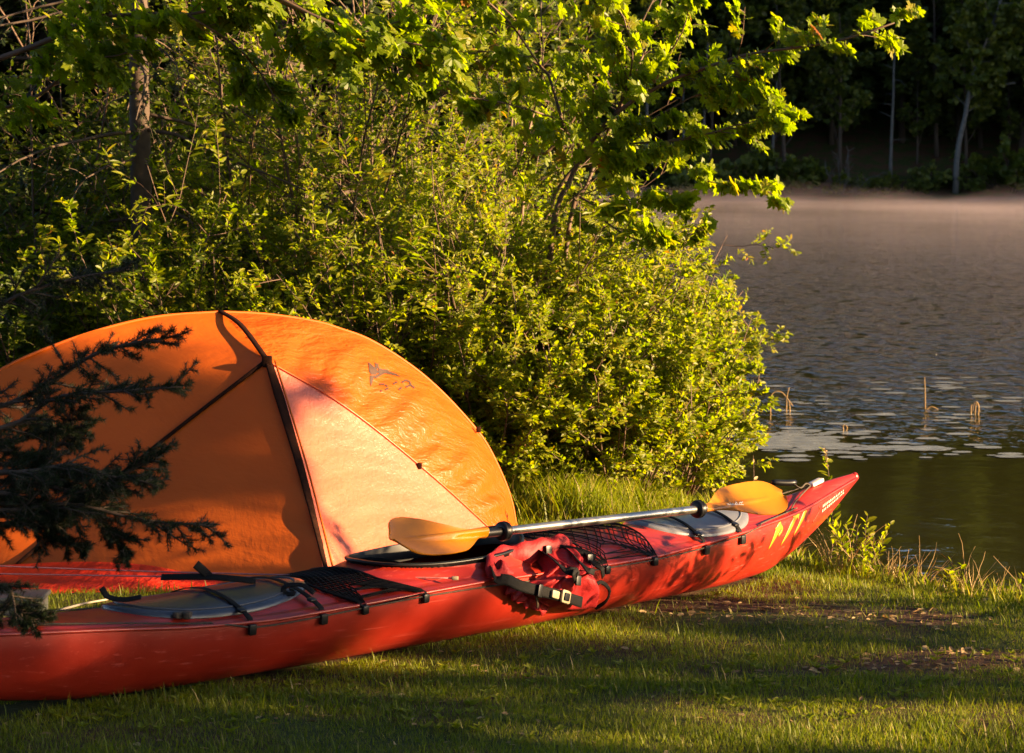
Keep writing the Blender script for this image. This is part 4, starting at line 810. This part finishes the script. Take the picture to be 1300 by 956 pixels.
# ------------------------------------------------------------------ bushes at the water's edge (right of the tent)
G1='leafy bushes between the tent and the lake'
def sh(i,x,y,H,sp,lab,**k):
    d=dict(cat='bush',group=G1,nst=22,c1=8,c2=7,nl=12,lsize=.033,tint=(.35,.95),red=.008,sunny=2.,up=.4);d.update(k);return shrub('bush',i,(x,y),H,sp,d.pop('nst'),lab,**d)
sh(1,.46,12.25,.80,.56,'bright yellow-green bush just left of the amber paddle blade lying over the front deck',lean=(.08,-.05,0),nst=30,c1=9)
sh(2,.28,12.5,.92,.62,'bright bush behind the middle of the silver paddle shaft, fine twigs showing',lean=(.08,-.1,0),nst=30,c1=9)
sh(3,-.10,12.25,.72,.45,'low sunlit bush just right of the tent corner',lean=(.05,-.1,0),nst=24)
sh(4,.45,13.1,1.12,.60,'tall yellow-green bush at the water, its twigs reaching out over the lake',lean=(.10,0,0),nst=32,c1=9)
sh(5,.10,13.2,1.25,.7,'tall dense bush under the stems of the young maple',nst=30,c1=9,red=.02)
sh(6,-.50,12.8,1.35,.65,'dense bush rising behind the right flank of the tent',nst=28,c1=9,red=.02)
sh(7,.62,13.9,1.20,.42,'bush at the bank behind the others with paler round leaves at its tip',lean=(.05,0,0),lsize=.042,nst=16)
sh(8,-.95,13.3,1.42,.7,'darker bush behind the top right of the tent',nst=26,c1=8,mat='leaf',tint=(.15,.8))
sh(9,.80,12.7,.80,.42,'low yellow-green bush at the water\'s edge directly behind the amber paddle blade',nst=22,c1=9)
# willow-like plants with long narrow leaves above the tent
def wil(i,x,y,H,sp,lab,**k):
    d=dict(cat='shrub',leaf=LONG,lsize=.075,c1=5,c2=3,nl=7,tint=(.3,.95),up=.5,jit=.5,group=None);d.update(k);return shrub('willow_shrub',i,(x,y),H,sp,d.pop('nst',9),lab,**d)
wil(20,-.66,12.45,1.28,.42,'willow shoot with long narrow leaves above the peak of the tent');wil(21,-.25,12.7,1.45,.4,'willow shoot with long narrow leaves between the tent and the maple',nst=7)
wil(22,.35,12.9,1.40,.35,'narrow-leaved shoot with pale leaf undersides under the maple stems',nst=6,mat='leaf')
# undergrowth behind the tent, left part of the picture
G2='shaded undergrowth behind the tent'
def ug(i,x,y,H,sp,lab,**k):
    d=dict(cat='shrub',group=G2,nst=20,c1=8,c2=6,nl=12,lsize=.044,mat='leaf',tint=(.05,.8),sunny=1.5);d.update(k);return shrub('shrub',i,(x,y),H,sp,d.pop('nst'),lab,**d)  # low tints and dark leaf copies carry shade in the colour
ug(30,-1.55,12.9,1.30,.75,'rounded shrub with small bright leaves directly behind the top of the tent',nst=26,tint=(.3,.9))
ug(31,-2.25,13.2,1.30,.75,'small-leaved shrub behind the tent, right of the dark spruce trunk foot',mat='dleaf')
ug(32,-1.2,14.2,1.9,.9,'tall shaded shrub behind the rounded shrub above the tent peak',lsize=.04,nst=24)
ug(33,-2.9,13.6,1.45,.8,'shaded shrub at the left edge above the spruce boughs',lsize=.045,mat='dleaf')
ug(34,-2.0,15.4,1.9,.9,'shrub with broad leaves at the foot of the dark trunk',lsize=.055,mat='dleaf')
ug(35,-.5,14.8,2.0,.9,'tall leafy shrub behind the bushes, left of the maple stems',lsize=.04,nst=26,tint=(.2,.9))
ug(36,-3.1,15.6,2.0,1.,'broad-leaved shrub far left in the wood',lsize=.06,mat='dleaf')
ug(38,.0,15.2,1.3,.9,'shrub filling the gap behind the maple stems',lsize=.04,nst=24,tint=(.2,.9))
wil(23,-1.25,13.7,1.75,.5,'narrow-leaved shoots standing above the rounded shrub',nst=10)
# ------------------------------------------------------------------ the young maple with its long branches over the lake
def W(px,py,y): dy=math.cos(th)+(433.5-py)/3250.*math.sin(th);return A_([(px-650)/3250.*y/dy,y,1.6+((433.5-py)/3250.*math.cos(th)-math.sin(th))*y/dy])
def limbs_tree(name,label,base,stems,twn,seed,lsize,tint,sub=(9,5),nlv=7,red=.012,flat=.6,mat='maple',up=1.2,sunny=1.3,droop=.15,lf=.30,subL=.5,group=None,barkm='twig',tangle=42,jit=.45,spray=None):
    """stems: list of (points, radius) – the seen limbs; twigs and leaves grow on them"""
    r=rng(seed);root=empty(name,base,label,'tree',group);gs=Geo();gb=Geo();gl=Geo()
    for pts,r0,c1,length in stems:
        P=smooth_line(A_(pts),24)[None];P=P+np.cumsum(r.normal(0,.004,P.shape),axis=1)*np.linspace(0,1,24)[None,:,None]
        tubes(gs,P,(r0*np.linspace(1,.3,24))[None],6)
        b,lb,_,_=kids(r,P,A_([length]),c1,.22 if r0>.012 else .08,1.,tangle,lf,5,.12,(0,0,.02),flat=flat);tubes(gb,b,radii(b,np.full(len(b),.0035)),3,cap=False)
        t,lt,_,_=kids(r,b,lb,sub[1],.2,1.,45,subL,4,.14,(0,0,-.06),flat=flat);tubes(gb,t,radii(t,np.full(len(t),.0018)),3,cap=False)
        leaves(gl,r,t,nlv,lsize,MAPLE,up=up,spread=.8,fwd=.6,tint=tint,red=red,droop=droop,jit=jit,sunny=sunny)
        leaves(gl,r,b[:,-3:],max(3,nlv//2+1),lsize,MAPLE,up=up,spread=.8,fwd=.6,tint=tint,red=red,droop=droop,jit=jit,sunny=sunny)
    gs.V+=gb.V;gs.F+=[F+gs.n for F in gb.F];gs.T+=gb.T;gs.n+=gb.n;build('trunk',gs,M[barkm],root);build('crown',gl,M[mat],root,smooth=False);return root
Y=12.9;b0=A_([.10,13.0,0.])
stems=[([b0,W(700,300,Y),W(722,235,Y),W(745,190,Y),W(790,140,12.8),W(850,108,12.7),W(905,88,12.6),W(965,72,12.5),W(1050,62,12.4),W(1135,38,12.3)],.017,30,2.0),
([b0+A_([.06,0,0]),W(722,290,13),W(745,235,13),W(765,180,13.1),W(800,110,13.1),W(825,40,13.2),W(850,-40,13.2)],.014,12,2.2),
([b0+A_([-.05,.1,0]),W(690,290,13.1),W(735,200,13.1),W(715,160,13.1),W(690,90,13.2),W(650,70,13.2),W(600,62,13.3)],.013,14,2.0),
([b0+A_([-.08,.1,0]),W(665,240,13.3),W(700,190,13.3),W(745,130,13.3),W(790,70,13.4),W(830,0,13.4),W(850,-60,13.5)],.011,12,2.4),
([b0+A_([-.1,.15,0]),W(645,270,13.4),W(660,200,13.4),W(680,130,13.5),W(690,60,13.5),W(690,-40,13.6)],.010,12,2.4),
([W(745,190,12.95),W(800,183,12.8),W(850,180,12.7),W(900,170,12.6),W(955,155,12.5),W(990,140,12.4)],.007,19,1.25),
([W(740,212,12.95),W(790,205,12.8),W(850,205,12.6),W(910,228,12.5),W(985,240,12.4)],.006,18,1.15),
([W(765,190,12.95),W(830,150,12.8),W(890,118,12.7),W(935,125,12.6),W(975,105,12.5)],.006,14,1.1),
([W(735,250,12.9),W(780,268,12.7),W(830,250,12.6),W(880,268,12.5)],.006,12,.9),
([W(800,110,13.),W(850,70,12.9),W(875,20,12.8),W(885,-20,12.8)],.006,10,.9),
([W(770,170,12.9),W(800,90,12.7),W(790,30,12.6),W(740,-10,12.6)],.006,14,1.1),
([W(690,90,13.1),W(640,20,12.9),W(590,-10,12.8),W(520,10,12.7)],.006,14,1.1),
([W(705,150,13.1),W(640,130,12.9),W(580,120,12.8),W(520,95,12.7)],.006,13,1.0),
([W(725,250,12.9),W(800,300,12.6),W(850,310,12.4),W(900,300,12.3)],.005,10,.8)]
limbs_tree('maple_tree','young maple with several slender stems, one long sunlit branch reaching right over the lake',tuple(b0),stems,0,101,.068,(.4,.93),sub=(9,3),nlv=4,flat=.85,lf=.20,up=.4,sunny=2.1,jit=.55,droop=.3)
# second maple: trunk outside on the left, boughs hanging in along the top
b1=A_([-3.3,12.6,0.])
stems=[([b1,A_([-3.25,12.6,1.2]),A_([-3.1,12.5,2.2]),A_([-2.9,12.4,3.4])],.05,4,1.5),
([A_([-3.15,12.5,1.9]),W(40,60,12.3),W(130,22,12.2),W(240,20,12.1),W(330,12,12.)],.018,20,1.4),
([A_([-3.1,12.5,2.3]),W(80,-20,12.3),W(200,-30,12.2),W(330,-10,12.1),W(400,18,12.),W(470,45,12.),W(545,60,12.)],.018,26,1.7),
([W(330,-10,12.1),W(390,20,12.1),W(450,60,12.1),W(520,75,12.1)],.010,14,1.),
([A_([-3.15,12.5,1.7]),W(30,130,12.4),W(90,90,12.3),W(160,75,12.2)],.012,12,1.),
([W(240,20,12.1),W(300,60,12.2),W(345,110,12.3),W(360,150,12.3)],.007,10,.8)]
limbs_tree('maple_tree','broad-leaved maple whose boughs hang in along the top left of the picture',tuple(b1),stems,0,102,.080,(.25,.9),sub=(9,4),nlv=5,sunny=1.6,up=.5,droop=.35)
# saplings in the middle, behind the tent top
def sap(i,x,y,H,sp,lab,**k):
    d=dict(cat='tree',lsize=.064,c1=12,c2=5,nl=8,mat='leaf',tint=(.2,.85),b1=.38,b2=.45,trad=.011,low=.25,leaf=LEAF,group=None);d.update(k);return shrub('sapling',i,(x,y),H,sp,d.pop('nst',4),lab,**d)
sap(50,-1.05,14.0,3.1,.7,'slim sapling left of centre with drooping leaf sprays',nst=5);sap(51,-.75,14.6,3.4,.7,'slim sapling left of the maple, crown reaching the top of the picture',nst=5,lsize=.055,tint=(.3,.9))
sap(52,-1.9,16.6,3.3,.9,'sapling right beside the dark spruce trunk',nst=5,mat='dleaf');sap(53,-3.0,14.6,3.0,.8,'sapling at the far left in front of the dark wood',nst=5,mat='dleaf')
sap(54,-.55,15.4,3.3,.6,'sapling behind the maple with small yellow-green leaves',nst=5,lsize=.045,tint=(.3,.9))
# ------------------------------------------------------------------ spruces
# one with the bare dark trunk seen at upper left
r=rng(61);tb=(-1.95,13.6,0.);root=empty('spruce_tree',tb,'dark spruce trunk at upper left, bark sunlit along its right edge, dead twigs hanging','tree')
g=Geo();tr=grow(r,A_([tb]),[[0.0,0,1.]],[7.5],12,.008);tubes(g,tr,(np.linspace(1,.2,12)*.068)[None],14);build('trunk',g,M['bark'],root)
g=Geo();zz=r.uniform(.17,.8,46);P,_=at(tr,np.zeros(46,int),zz);a=r.uniform(0,6.28,46);D=np.stack([np.cos(a),np.sin(a),-.25+0*a],1);br=grow(r,P,D,r.uniform(.5,1.5,46),7,.10,(0,0,-.2));tubes(g,br,radii(br,np.full(46,.011),.3),5)
tw,lt,_,_=kids(r,br,np.full(46,1.),7,.2,1.,50,.32,4,.14,(0,0,-.5));tubes(g,tw,radii(tw,np.full(len(tw),.003)),3,cap=False);build('dead_branches',g,M['bark'],root)
g=Geo();k=r.random(len(tw))<.55;leaves(g,r,tw[k],8,.05,SPRAY,up=.9,spread=.6,fwd=.8,tint=(.2,1),droop=.3,jit=.5);build('crown',g,M['needle'],root,smooth=False)
# near spruce at the left edge: boughs with real needles hang before the tent
r=rng(62);tb=A_([-1.72,6.55,0.]);root=empty('spruce_tree',tuple(tb),'near spruce at the left edge, dark needle boughs hanging in front of the orange tent','tree')
g=Geo();tr=grow(r,tb[None],[[0,0,1.]],[4.6],10,.01);tubes(g,tr,(np.linspace(1,.15,10)*.055)[None],12);build('trunk',g,M['bark'],root)
def Wn(px,py,y): return W(px,py,y)
bo=[[tb+A_([0,0,1.05]),Wn(-30,520,6.6),Wn(60,488,6.6),Wn(110,455,6.55),Wn(160,437,6.5),Wn(225,427,6.5)],[tb+A_([0,0,.98]),Wn(-10,545,6.5),Wn(70,505,6.5),Wn(150,497,6.45),Wn(230,491,6.4)],
[tb+A_([0,0,.86]),Wn(0,590,6.6),Wn(80,560,6.6),Wn(95,520,6.55)],[tb+A_([0,0,.80]),Wn(20,612,6.5),Wn(110,625,6.5),Wn(160,600,6.5),Wn(207,578,6.5)],[tb+A_([0,0,.74]),Wn(0,648,6.4),Wn(90,640,6.4),Wn(180,660,6.4),Wn(274,668,6.4)],
[tb+A_([0,0,.72]),Wn(30,640,6.5),Wn(110,650,6.5),Wn(140,675,6.5),Wn(162,700,6.5)],[tb+A_([0,0,.66]),Wn(10,665,6.6),Wn(60,680,6.6),Wn(110,700,6.6)],
[tb+A_([0,0,.86]),Wn(-10,570,6.5),Wn(40,585,6.5),Wn(90,600,6.5)],[tb+A_([0,0,.72]),Wn(-10,655,6.6),Wn(35,655,6.6),Wn(78,668,6.6)],[tb+A_([0,0,.76]),Wn(-10,625,6.4),Wn(45,640,6.4),Wn(88,650,6.4)],
[tb+A_([0,0,.84]),Wn(10,600,6.4),Wn(90,590,6.4),Wn(140,605,6.4),Wn(190,612,6.4)],[tb+A_([0,0,.92]),Wn(0,560,6.7),Wn(50,550,6.7),Wn(110,548,6.7)],[tb+A_([0,0,1.25]),Wn(-40,400,6.9),Wn(30,372,6.9),Wn(100,352,6.9),Wn(165,342,6.9)],
[tb+A_([0,0,.55]),Wn(-10,740,6.3),Wn(20,770,6.3),Wn(45,790,6.3)],[tb+A_([0,0,.78]),Wn(0,625,6.7),Wn(60,610,6.7),Wn(120,640,6.7)]]
g=Geo();gn=Geo();PB=np.stack([smooth_line(q,16) for q in bo]);tubes(g,PB,radii(PB,np.full(len(bo),.0085),.25),6)
LB=np.linalg.norm(np.diff(PB,axis=1),axis=2).sum(1)
s1,l1,_,_=kids(r,PB,LB,30,.04,.98,46,.17,7,.06,(0,0,-.12),flat=.75,taper=.55);tubes(g,s1,radii(s1,np.full(len(s1),.0032),.5),4,cap=False)
s2,l2,_,_=kids(r,s1,l1,5,.2,.9,45,.42,5,.06,(0,0,-.1),flat=.5);tubes(g,s2,radii(s2,np.full(len(s2),.0022),.6),3,cap=False)
zz=r.uniform(.10,.95,46);Pz,_=at(tr,np.zeros(46,int),zz);az=r.uniform(1.75,5.2,46);ex=grow(r,Pz,np.stack([np.cos(az),np.sin(az),.1+0*az],1),(1.1-zz)*r.uniform(.6,1.2,46),8,.06,(0,0,-.25));tubes(g,ex,radii(ex,np.full(46,.008),.3),5)
e1_,le,_,_=kids(r,ex,np.full(46,.8),12,.1,1.,48,.25,6,.06,(0,0,-.12),flat=.7);tubes(g,e1_,radii(e1_,np.full(len(e1_),.003),.5),3,cap=False)
build('branches',g,M['bark'],root)
def needles(g,r,Ps,c,size,tint):
    M_=len(Ps);i=np.repeat(np.arange(M_),c);t=r.random(len(i));P,T=at(Ps,i,t);q=r.normal(0,1,P.shape);q=nrm(q-T*np.sum(q*T,1,keepdims=True));D=T*.75+q
    inst(g,NEED[0],NEED[1],P,D,r.normal(0,1,P.shape),size*r.uniform(.7,1.2,len(P)),np.clip(r.normal(tint,.2,len(P)),0,1))
needles(gn,r,PB[:,1:],900,.019,.5);needles(gn,r,s1,150,.017,.5);needles(gn,r,s2,70,.016,.5);needles(gn,r,e1_,90,.018,.5)
build('crown',gn,M['needle'],root,smooth=False)
# background wood: a few individual conifers and broadleaf trees close behind, prototype copies further back
SPR='dark conifer in the wood behind the camp, one of many alike';G3='conifers of the wood behind the camp'
p1=conifer('spruce_tree',71,(-3.6,18.5,0),9,1.7,SPR,G3,card=.20,whorls=34,per=7,twig=9,z0=.04);p2=conifer('spruce_tree',72,(-.9,20,0),8.5,1.8,SPR,G3,card=.22,whorls=30,per=7,twig=9,z0=.03)
r=rng(73)
for i,(x,y) in enumerate([(-2.4,20.5),(-5.2,19.5),(-1.6,23.5),(-4.3,23),(-6.4,25),(-2.9,26.5),(-.4,25),(-7.8,29),(-5.4,30.5),(-2.2,32),(-4,36),(-8.5,36),(-1.9,39),(-6,44),(-3.8,50),(-9.5,48),(-3.2,18.2),(-1.5,17.6)]):
    q=(p1,p2)[i%2];c=copy_thing(q,(x,y,float(gh(A_([x]),A_([y]))[0])-.05),r.uniform(0,6.28),r.uniform(.8,1.25))
BR='broad-leaved tree in the wood behind the camp, one of several alike';G4='broad-leaved trees of the wood behind the camp'
q1=broadleaf('broadleaf_tree',74,(-2.6,19.0,0),7,1.9,BR,G4,lsize=.085,leaf=LEAF,mat='dleaf',trunk=.06,n1=18,n2=9,n3=5,nl=8,z0=.12)
for i,(x,y) in enumerate([(-.6,18.2),(-4.6,21),(-.1,22),(-1.9,28),(-.9,30),(-6,34)]): copy_thing(q1,(x,y,0),r.uniform(0,6.28),r.uniform(.8,1.2))
# ------------------------------------------------------------------ far shore
GF='conifers on the far shore';LF='dark conifer in the shaded forest on the far shore, one of many alike'
fz=lambda x,y: float(gh(A_([x]),A_([y]))[0])-.1
f1=conifer('conifer_tree',81,(8,158,fz(8,158)),17,3.0,LF,GF,card=1.0,whorls=26,per=6,twig=5,nl=3,trunk=.22,z0=.12,mat='farneedle')
f2=conifer('conifer_tree',82,(20,160,fz(20,160)),19,3.4,LF,GF,card=1.1,whorls=24,per=6,twig=5,nl=3,trunk=.25,z0=.20,mat='farneedle')
f3=broadleaf('broadleaf_tree',83,(26,157,fz(26,157)),13,3.6,'dark leafy tree in the shaded forest on the far shore, one of many alike','leafy trees on the far shore',lsize=.42,trunk=.16,n1=14,n2=7,n3=4,nl=6,z0=.15)
r=rng(84)
for i in range(252):
    row=i%9;y=154.5+row*3.6+max(0,row-4)*4+r.uniform(-1.6,1.6);x=-28+(i//9)*3.0+max(0,row-5)*1.2*((i//9)-10)/10+r.uniform(-1.6,1.6);q=(f1,f2,f3,f1,f2)[i%5] if row>0 else (f3,f1,f3)[i%3];s=r.uniform(.75,1.2)*(.72 if row==0 else 1)
    copy_thing(q,(x,y,fz(x,y)),r.uniform(0,6.28),s)
# low growth along the far waterline
f4=shrub('shrub',85,(2.,152.2,fz(2,152.2)),2.0,2.2,14,'low dark shrub along the far waterline, one of many alike',group='shrubs along the far waterline',lsize=.30,leaf=CLUMP,mat='farleaf',c1=5,c2=4,nl=5,trad=.03)
for i in range(44):
    x=-20+i*1.55+r.uniform(-.6,.6);y=151.2+r.uniform(-.6,1.4)-.04*(x-15);r.random()<.75 and copy_thing(f4,(x,y,max(WL,fz(x,y))-.1),r.uniform(0,6.28),r.uniform(.25,1.0)**1.0*1.35)
# pale trunks that catch the eye
for i,(px,h,rr,lab,zb) in enumerate([(892,9,.11,'pale dead trunk behind the long maple branch',0),(1130,8.5,.12,'grey trunk standing on the far shore below the tip of the maple branch',0),(820,8,.12,'thin pale trunk on the far shore between the maple leaves',0),(980,6,.10,'thin grey trunk at the far waterline right of the maple sprays',0),(868,7,.09,'slender pale trunk beside the dead one on the far shore',0)]):
    x=(px-650)*152.5/3250;y=152.6;z=fz(x,y);root=empty('dead_tree',(x,y,z),lab,'tree');rr_=rng(900+i);tr=grow(rr_,A_([[x,y,z]]),[[.01,0,1.]],[h],9,.02);g=Geo();tubes(g,tr,(np.linspace(1,.4,9)*rr)[None],7);build('trunk',g,M['birchbark'],root)
    g=Geo();b,lb,_,_=kids(rr_,tr,A_([h]),9,.25,1.,65,.16,5,.15,(0,0,-.3));tubes(g,b,radii(b,np.full(9,.03)),3);build('branches',g,M['birchbark'],root)
# birch leaning at the right
x,y=(1212-650)*150.6/3250,150.6;z=max(fz(x,y),WL)-.1;r_=rng(91);root=empty('birch_tree',(x,y,z),'birch with pale crooked trunk and lighter green crown on the far shore','tree')
tr=smooth_line([A_([x,y,z]),A_([x+.1,y,z+2.6]),A_([x+.55,y,z+4.8]),A_([x+.9,y,z+6.8]),A_([x+1.9,y,z+9.6]),A_([x+2.6,y,z+11.6])],14)[None];g=Geo();tubes(g,tr,(np.linspace(1,.2,14)*.20)[None],8)
t2=smooth_line([A_([x+.7,y,z+5.6]),A_([x+1.6,y-.2,z+6.3]),A_([x+3.4,y-.3,z+6.6])],8)[None];tubes(g,t2,(np.linspace(1,.3,8)*.09)[None],5);build('trunk',g,M['birchbark'],root)
b,lb,_,t=kids(r_,tr,A_([11.]),26,.40,1.,55,.30,6,.1,(0,0,.1),taper=.35);b2,l2,_,_=kids(r_,b,lb,8,.2,1,45,.5,5,.12,(0,0,-.2));g=Geo();tubes(g,b,radii(b,np.full(len(b),.04)),3);build('branches',g,M['birchbark'],root)
g=Geo();leaves(g,r_,b2,22,.34,CLUMP,up=.5,tint=(.3,.95),droop=.3);build('crown',g,M['farleaf'],root,smooth=False)
# bleached dead shrub at the waterline
x,y=(1068-650)*150.2/3250,150.2;r_=rng(92);root=empty('dead_shrub',(x,y,WL),'bleached grey dead shrub at the far waterline','shrub')
a=r_.uniform(0,3.14,16);st=grow(r_,np.tile(A_([[x,y,WL]]),(16,1)),np.stack([np.cos(a),.2*np.sin(a*3),.25+.7*np.sin(a)],1),r_.uniform(1.2,3.2,16),6,.15);g=Geo();tubes(g,st,radii(st,np.full(16,.035)),3);b,_,_,_=kids(r_,st,np.full(16,2.2),8,.2,1,45,.4,4,.15);tubes(g,b,radii(b,np.full(len(b),.018)),3);build('branches',g,M['birchbark'],root)
# ------------------------------------------------------------------ trees beside and behind the camera that shade the foreground
LS='pine standing outside the picture at right, shading the foreground';GS='trees outside the picture at right'
s1_=conifer('pine_tree',95,(12.5,3.7,0),9,1.6,LS,GS,card=.20,whorls=22,per=5,twig=7,z0=.12,gap=.22)
SHADE=[(12.5,3.7,1.),(16,2.7,1.3),(10.8,3.2,.9),(19,3.2,1.),(14.3,1.2,1.2),(14.5,5.6,.56)]
conifer('pine_tree',97,(12.,6.66,0),11,.66,'unseen high-crowned narrow pine, added at right to shade the left half of the tent',GS,card=.22,whorls=26,per=6,twig=7,z0=.335,gap=.0,trunk=.05,nl=9)  # added to block the sun from the tent's upper left side
for x,y,s in SHADE[1:]: copy_thing(s1_,(x,y,-.05),x*3,s)
shrub('alder_shrub',96,(3.1,8.85),1.6,.6,9,'sparse alder shrub outside the picture at right, its shade falling on the bow','shrub',c1=6,c2=3,nl=5,lsize=.06,mat='leaf',lean=(-.1,.1,0))
for i,(x,y,s) in enumerate([(-6,-4,1.2),(-2,-7,1.1),(2.5,-6,1.2),(6,-4.5,1.1),(-8,1,1.2),(-7,5.5,1.1),(-5,-9,1.3),(0,-11,1.4),(5,-10,1.3),(-6.2,9,1.),(-10,-3,1.3),(-5.5,12.5,1.)]): copy_thing(s1_,(x,y,-.05),i*1.3,s,'unseen tree added behind the camera or to its left, dimming the sky light on the camp','unseen trees added round the camp')  # copies added all round to cut the sky light
# ------------------------------------------------------------------ small plants on the bank and in the water
def plant(name,seed,loc,H,label,n=5,ls=.045,cat='plant',mat='leaf',leaf=LEAF,tint=(.45,.93),spread=.25,flower=False,nl=16,jit=.4):
    r=rng(seed);z=float(gh(A_([loc[0]]),A_([loc[1]]))[0]) if len(loc)==2 else loc[2];L0=A_([loc[0],loc[1],z]);root=empty(name,tuple(L0),label,cat)
    a=r.uniform(0,6.28,n);st=grow(r,np.tile(L0,(n,1)),np.stack([np.cos(a)*spread,np.sin(a)*spread,np.ones(n)],1),H*r.uniform(.6,1.05,n),7,.08);g=Geo();tubes(g,st,radii(st,np.full(n,.0028)),4,cap=False);build('stem',g,M['twig'],root)
    g=Geo();leaves(g,r,st,nl,ls,leaf,up=.6,spread=.9,fwd=.7,tint=tint,jit=jit,t0=.15,sunny=.5);build('leaves',g,M[mat],root,smooth=False)
    if flower:
        g=Geo();leaves(g,r,st[:,-2:],30,.014,LEAF,tint=(.2,.9),jit=1,spread=1);build('flower_head',g,M['dry'],root,smooth=False)
    return root
plant('goldenrod',204,(1.335,10.75),.58,'single upright leafy stem with a yellowish flower head standing behind the bow tip',n=1,ls=.045,spread=.0,flower=True,nl=30)
plant('young_shrub',202,(1.42,10.28),.32,'small yellow-green bush on the bank below the bow tip',n=13,ls=.040,spread=.5,nl=20)
plant('young_shrub',203,(1.70,9.86),.12,'low bright green leafy sprig at the edge of the bank',n=6,ls=.035,spread=.9,nl=8)
plant('young_shrub',204,(1.93,9.62),.16,'little sprig with a few yellow leaves at the right end of the bank',n=4,ls=.04,spread=.6,nl=5)
plant('young_shrub',205,(1.11,11.9),.42,'reddish-brown dry twig standing at the right foot of the bushes',n=2,ls=.03,spread=.1,nl=6,mat='dry')
r=rng(210)
for i,(x,y,h,n_,lab) in enumerate([(1.16,10.75,.26,14,'tuft of pale dry grass stalks right under the bow'),(1.33,10.30,.30,26,'largest tuft of pale dry stalks, arching left of the small yellow-green bush'),(1.50,10.15,.20,22,'tangle of pale dry stalks right of the small yellow-green bush'),(1.60,10.0,.22,12,'pair of leaning dry stalks between the small bush and the green sprig'),(1.76,9.85,.26,16,'tall straw-coloured tuft beside the green sprig on the bank'),(1.86,9.72,.20,10,'thin dry stalks between the straw tuft and the right edge'),(1.97,9.6,.22,12,'dry stalks at the right edge of the bank')]):
    z=float(gh(A_([x]),A_([y]))[0]);g=Geo();a=r.uniform(0,6.28,n_);P=grow(r,np.stack([x+r.normal(0,.03,n_),y+r.normal(0,.03,n_),np.full(n_,z-.01)],1),np.stack([np.cos(a)*.6,np.sin(a)*.4,np.ones(n_)],1),h*r.uniform(.4,1.1,n_),7,.14,(0,0,-.5));tubes(g,P,radii(P,np.full(n_,.0019),.4),3,tint=r.random(n_*6*3) if False else None)
    inst(g,BLL[0],BLL[1],P[:,0],nrm(P[:,2]-P[:,0]),r.normal(0,1,(n_,3)),h*r.uniform(.3,.8,n_),r.random(n_))
    tag(build('grass_tuft',g,M['dry'],origin=(x,y,z),smooth=False),lab,'grass tuft','dry grass tufts on the bank')
# reeds standing in the water
def reed(name,label,base,lines,rr=.010):
    g=Geo()
    for l in lines:
        P=smooth_line([A_(base)+A_(q) for q in l],14)[None];tubes(g,P,np.full((1,14),rr)*np.linspace(1,.5,14)[None],4)
    return tag(build(name,g,M['dry'],origin=base),label,'water plant','reeds standing in the lake')
def Ww(px,py): return A_([(px-650)/3250.*(1.95*3250/(py-212)),1.95*3250/(py-212),WL])
p=Ww(1000,524);reed('reed','bent arch of dead reed standing in the water right of the bushes',tuple(p),[[(0,0,-.1),(.0,0,.10),(.02,0,.20)],[(-.13,0,-.02),(-.12,0,.14),(-.04,0,.16),(.05,0,.05)],[(.03,0,-.05),(.02,0,.08),(.0,0,.12)]],.006)
p=Ww(1177,520);reed('reed','single tall brown reed with a bent side blade in the water',tuple(p),[[(0,0,-.1),(-.005,0,.15),(-.01,0,.26)],[(0,0,-.01),(.05,0,.02),(.12,0,-.012)]],.006)
p=Ww(1240,527);reed('reed','short curled clump of reed in the water at right',tuple(p),[[(-.03,0,-.05),(-.03,0,.06),(-.02,0,.08)],[(.02,0,-.05),(.03,0,.07),(.0,0,.1),(-.02,0,.02)],[(.0,0,-.05),(.01,0,.09),(.04,0,.02)]],.007)
p=Ww(1074,548);reed('reed','tiny green reed blade in the water above the bow',tuple(p),[[(0,0,-.05),(-.01,0,.03),(0,0,.05)],[(0,0,-.02),(.02,0,.02),(.01,0,.045)]],.006)
# floating pondweed, the mirrored sky put into its pale base colour
r=rng(220);g=Geo();n_=520
px=np.concatenate([r.normal(1010,30,230),r.uniform(1105,1200,70),r.uniform(980,1290,120)]);py=np.concatenate([r.normal(563,6,230),r.normal(571,1.2,70),r.uniform(480,590,120)]);y=1.95*3250/(py-212);x=(px-650)/3250*y;k=x>shore_x(y)+.3;x,y=x[k],y[k]
t=np.linspace(0,2*np.pi,9)[:-1];sz=r.uniform(.015,.07,len(x));V=np.stack([x[:,None]+sz[:,None]*1.5*np.cos(t)*(1+.2*r.random((len(x),8))),y[:,None]+sz[:,None]*np.sin(t)*1.3,np.full((len(x),8),WL+.005)+r.uniform(0,.003,(len(x),1))],-1);g.add(V,np.arange(len(x)*8).reshape(-1,8))
M['weed']=simple('pondweed_sky_tint',(.24,.25,.22),.22,var=.3,scale=9,spec=.8)
tag(build('pondweed',g,M['weed'],smooth=False),'flat patches of floating pondweed beyond the bow',kind='stuff')
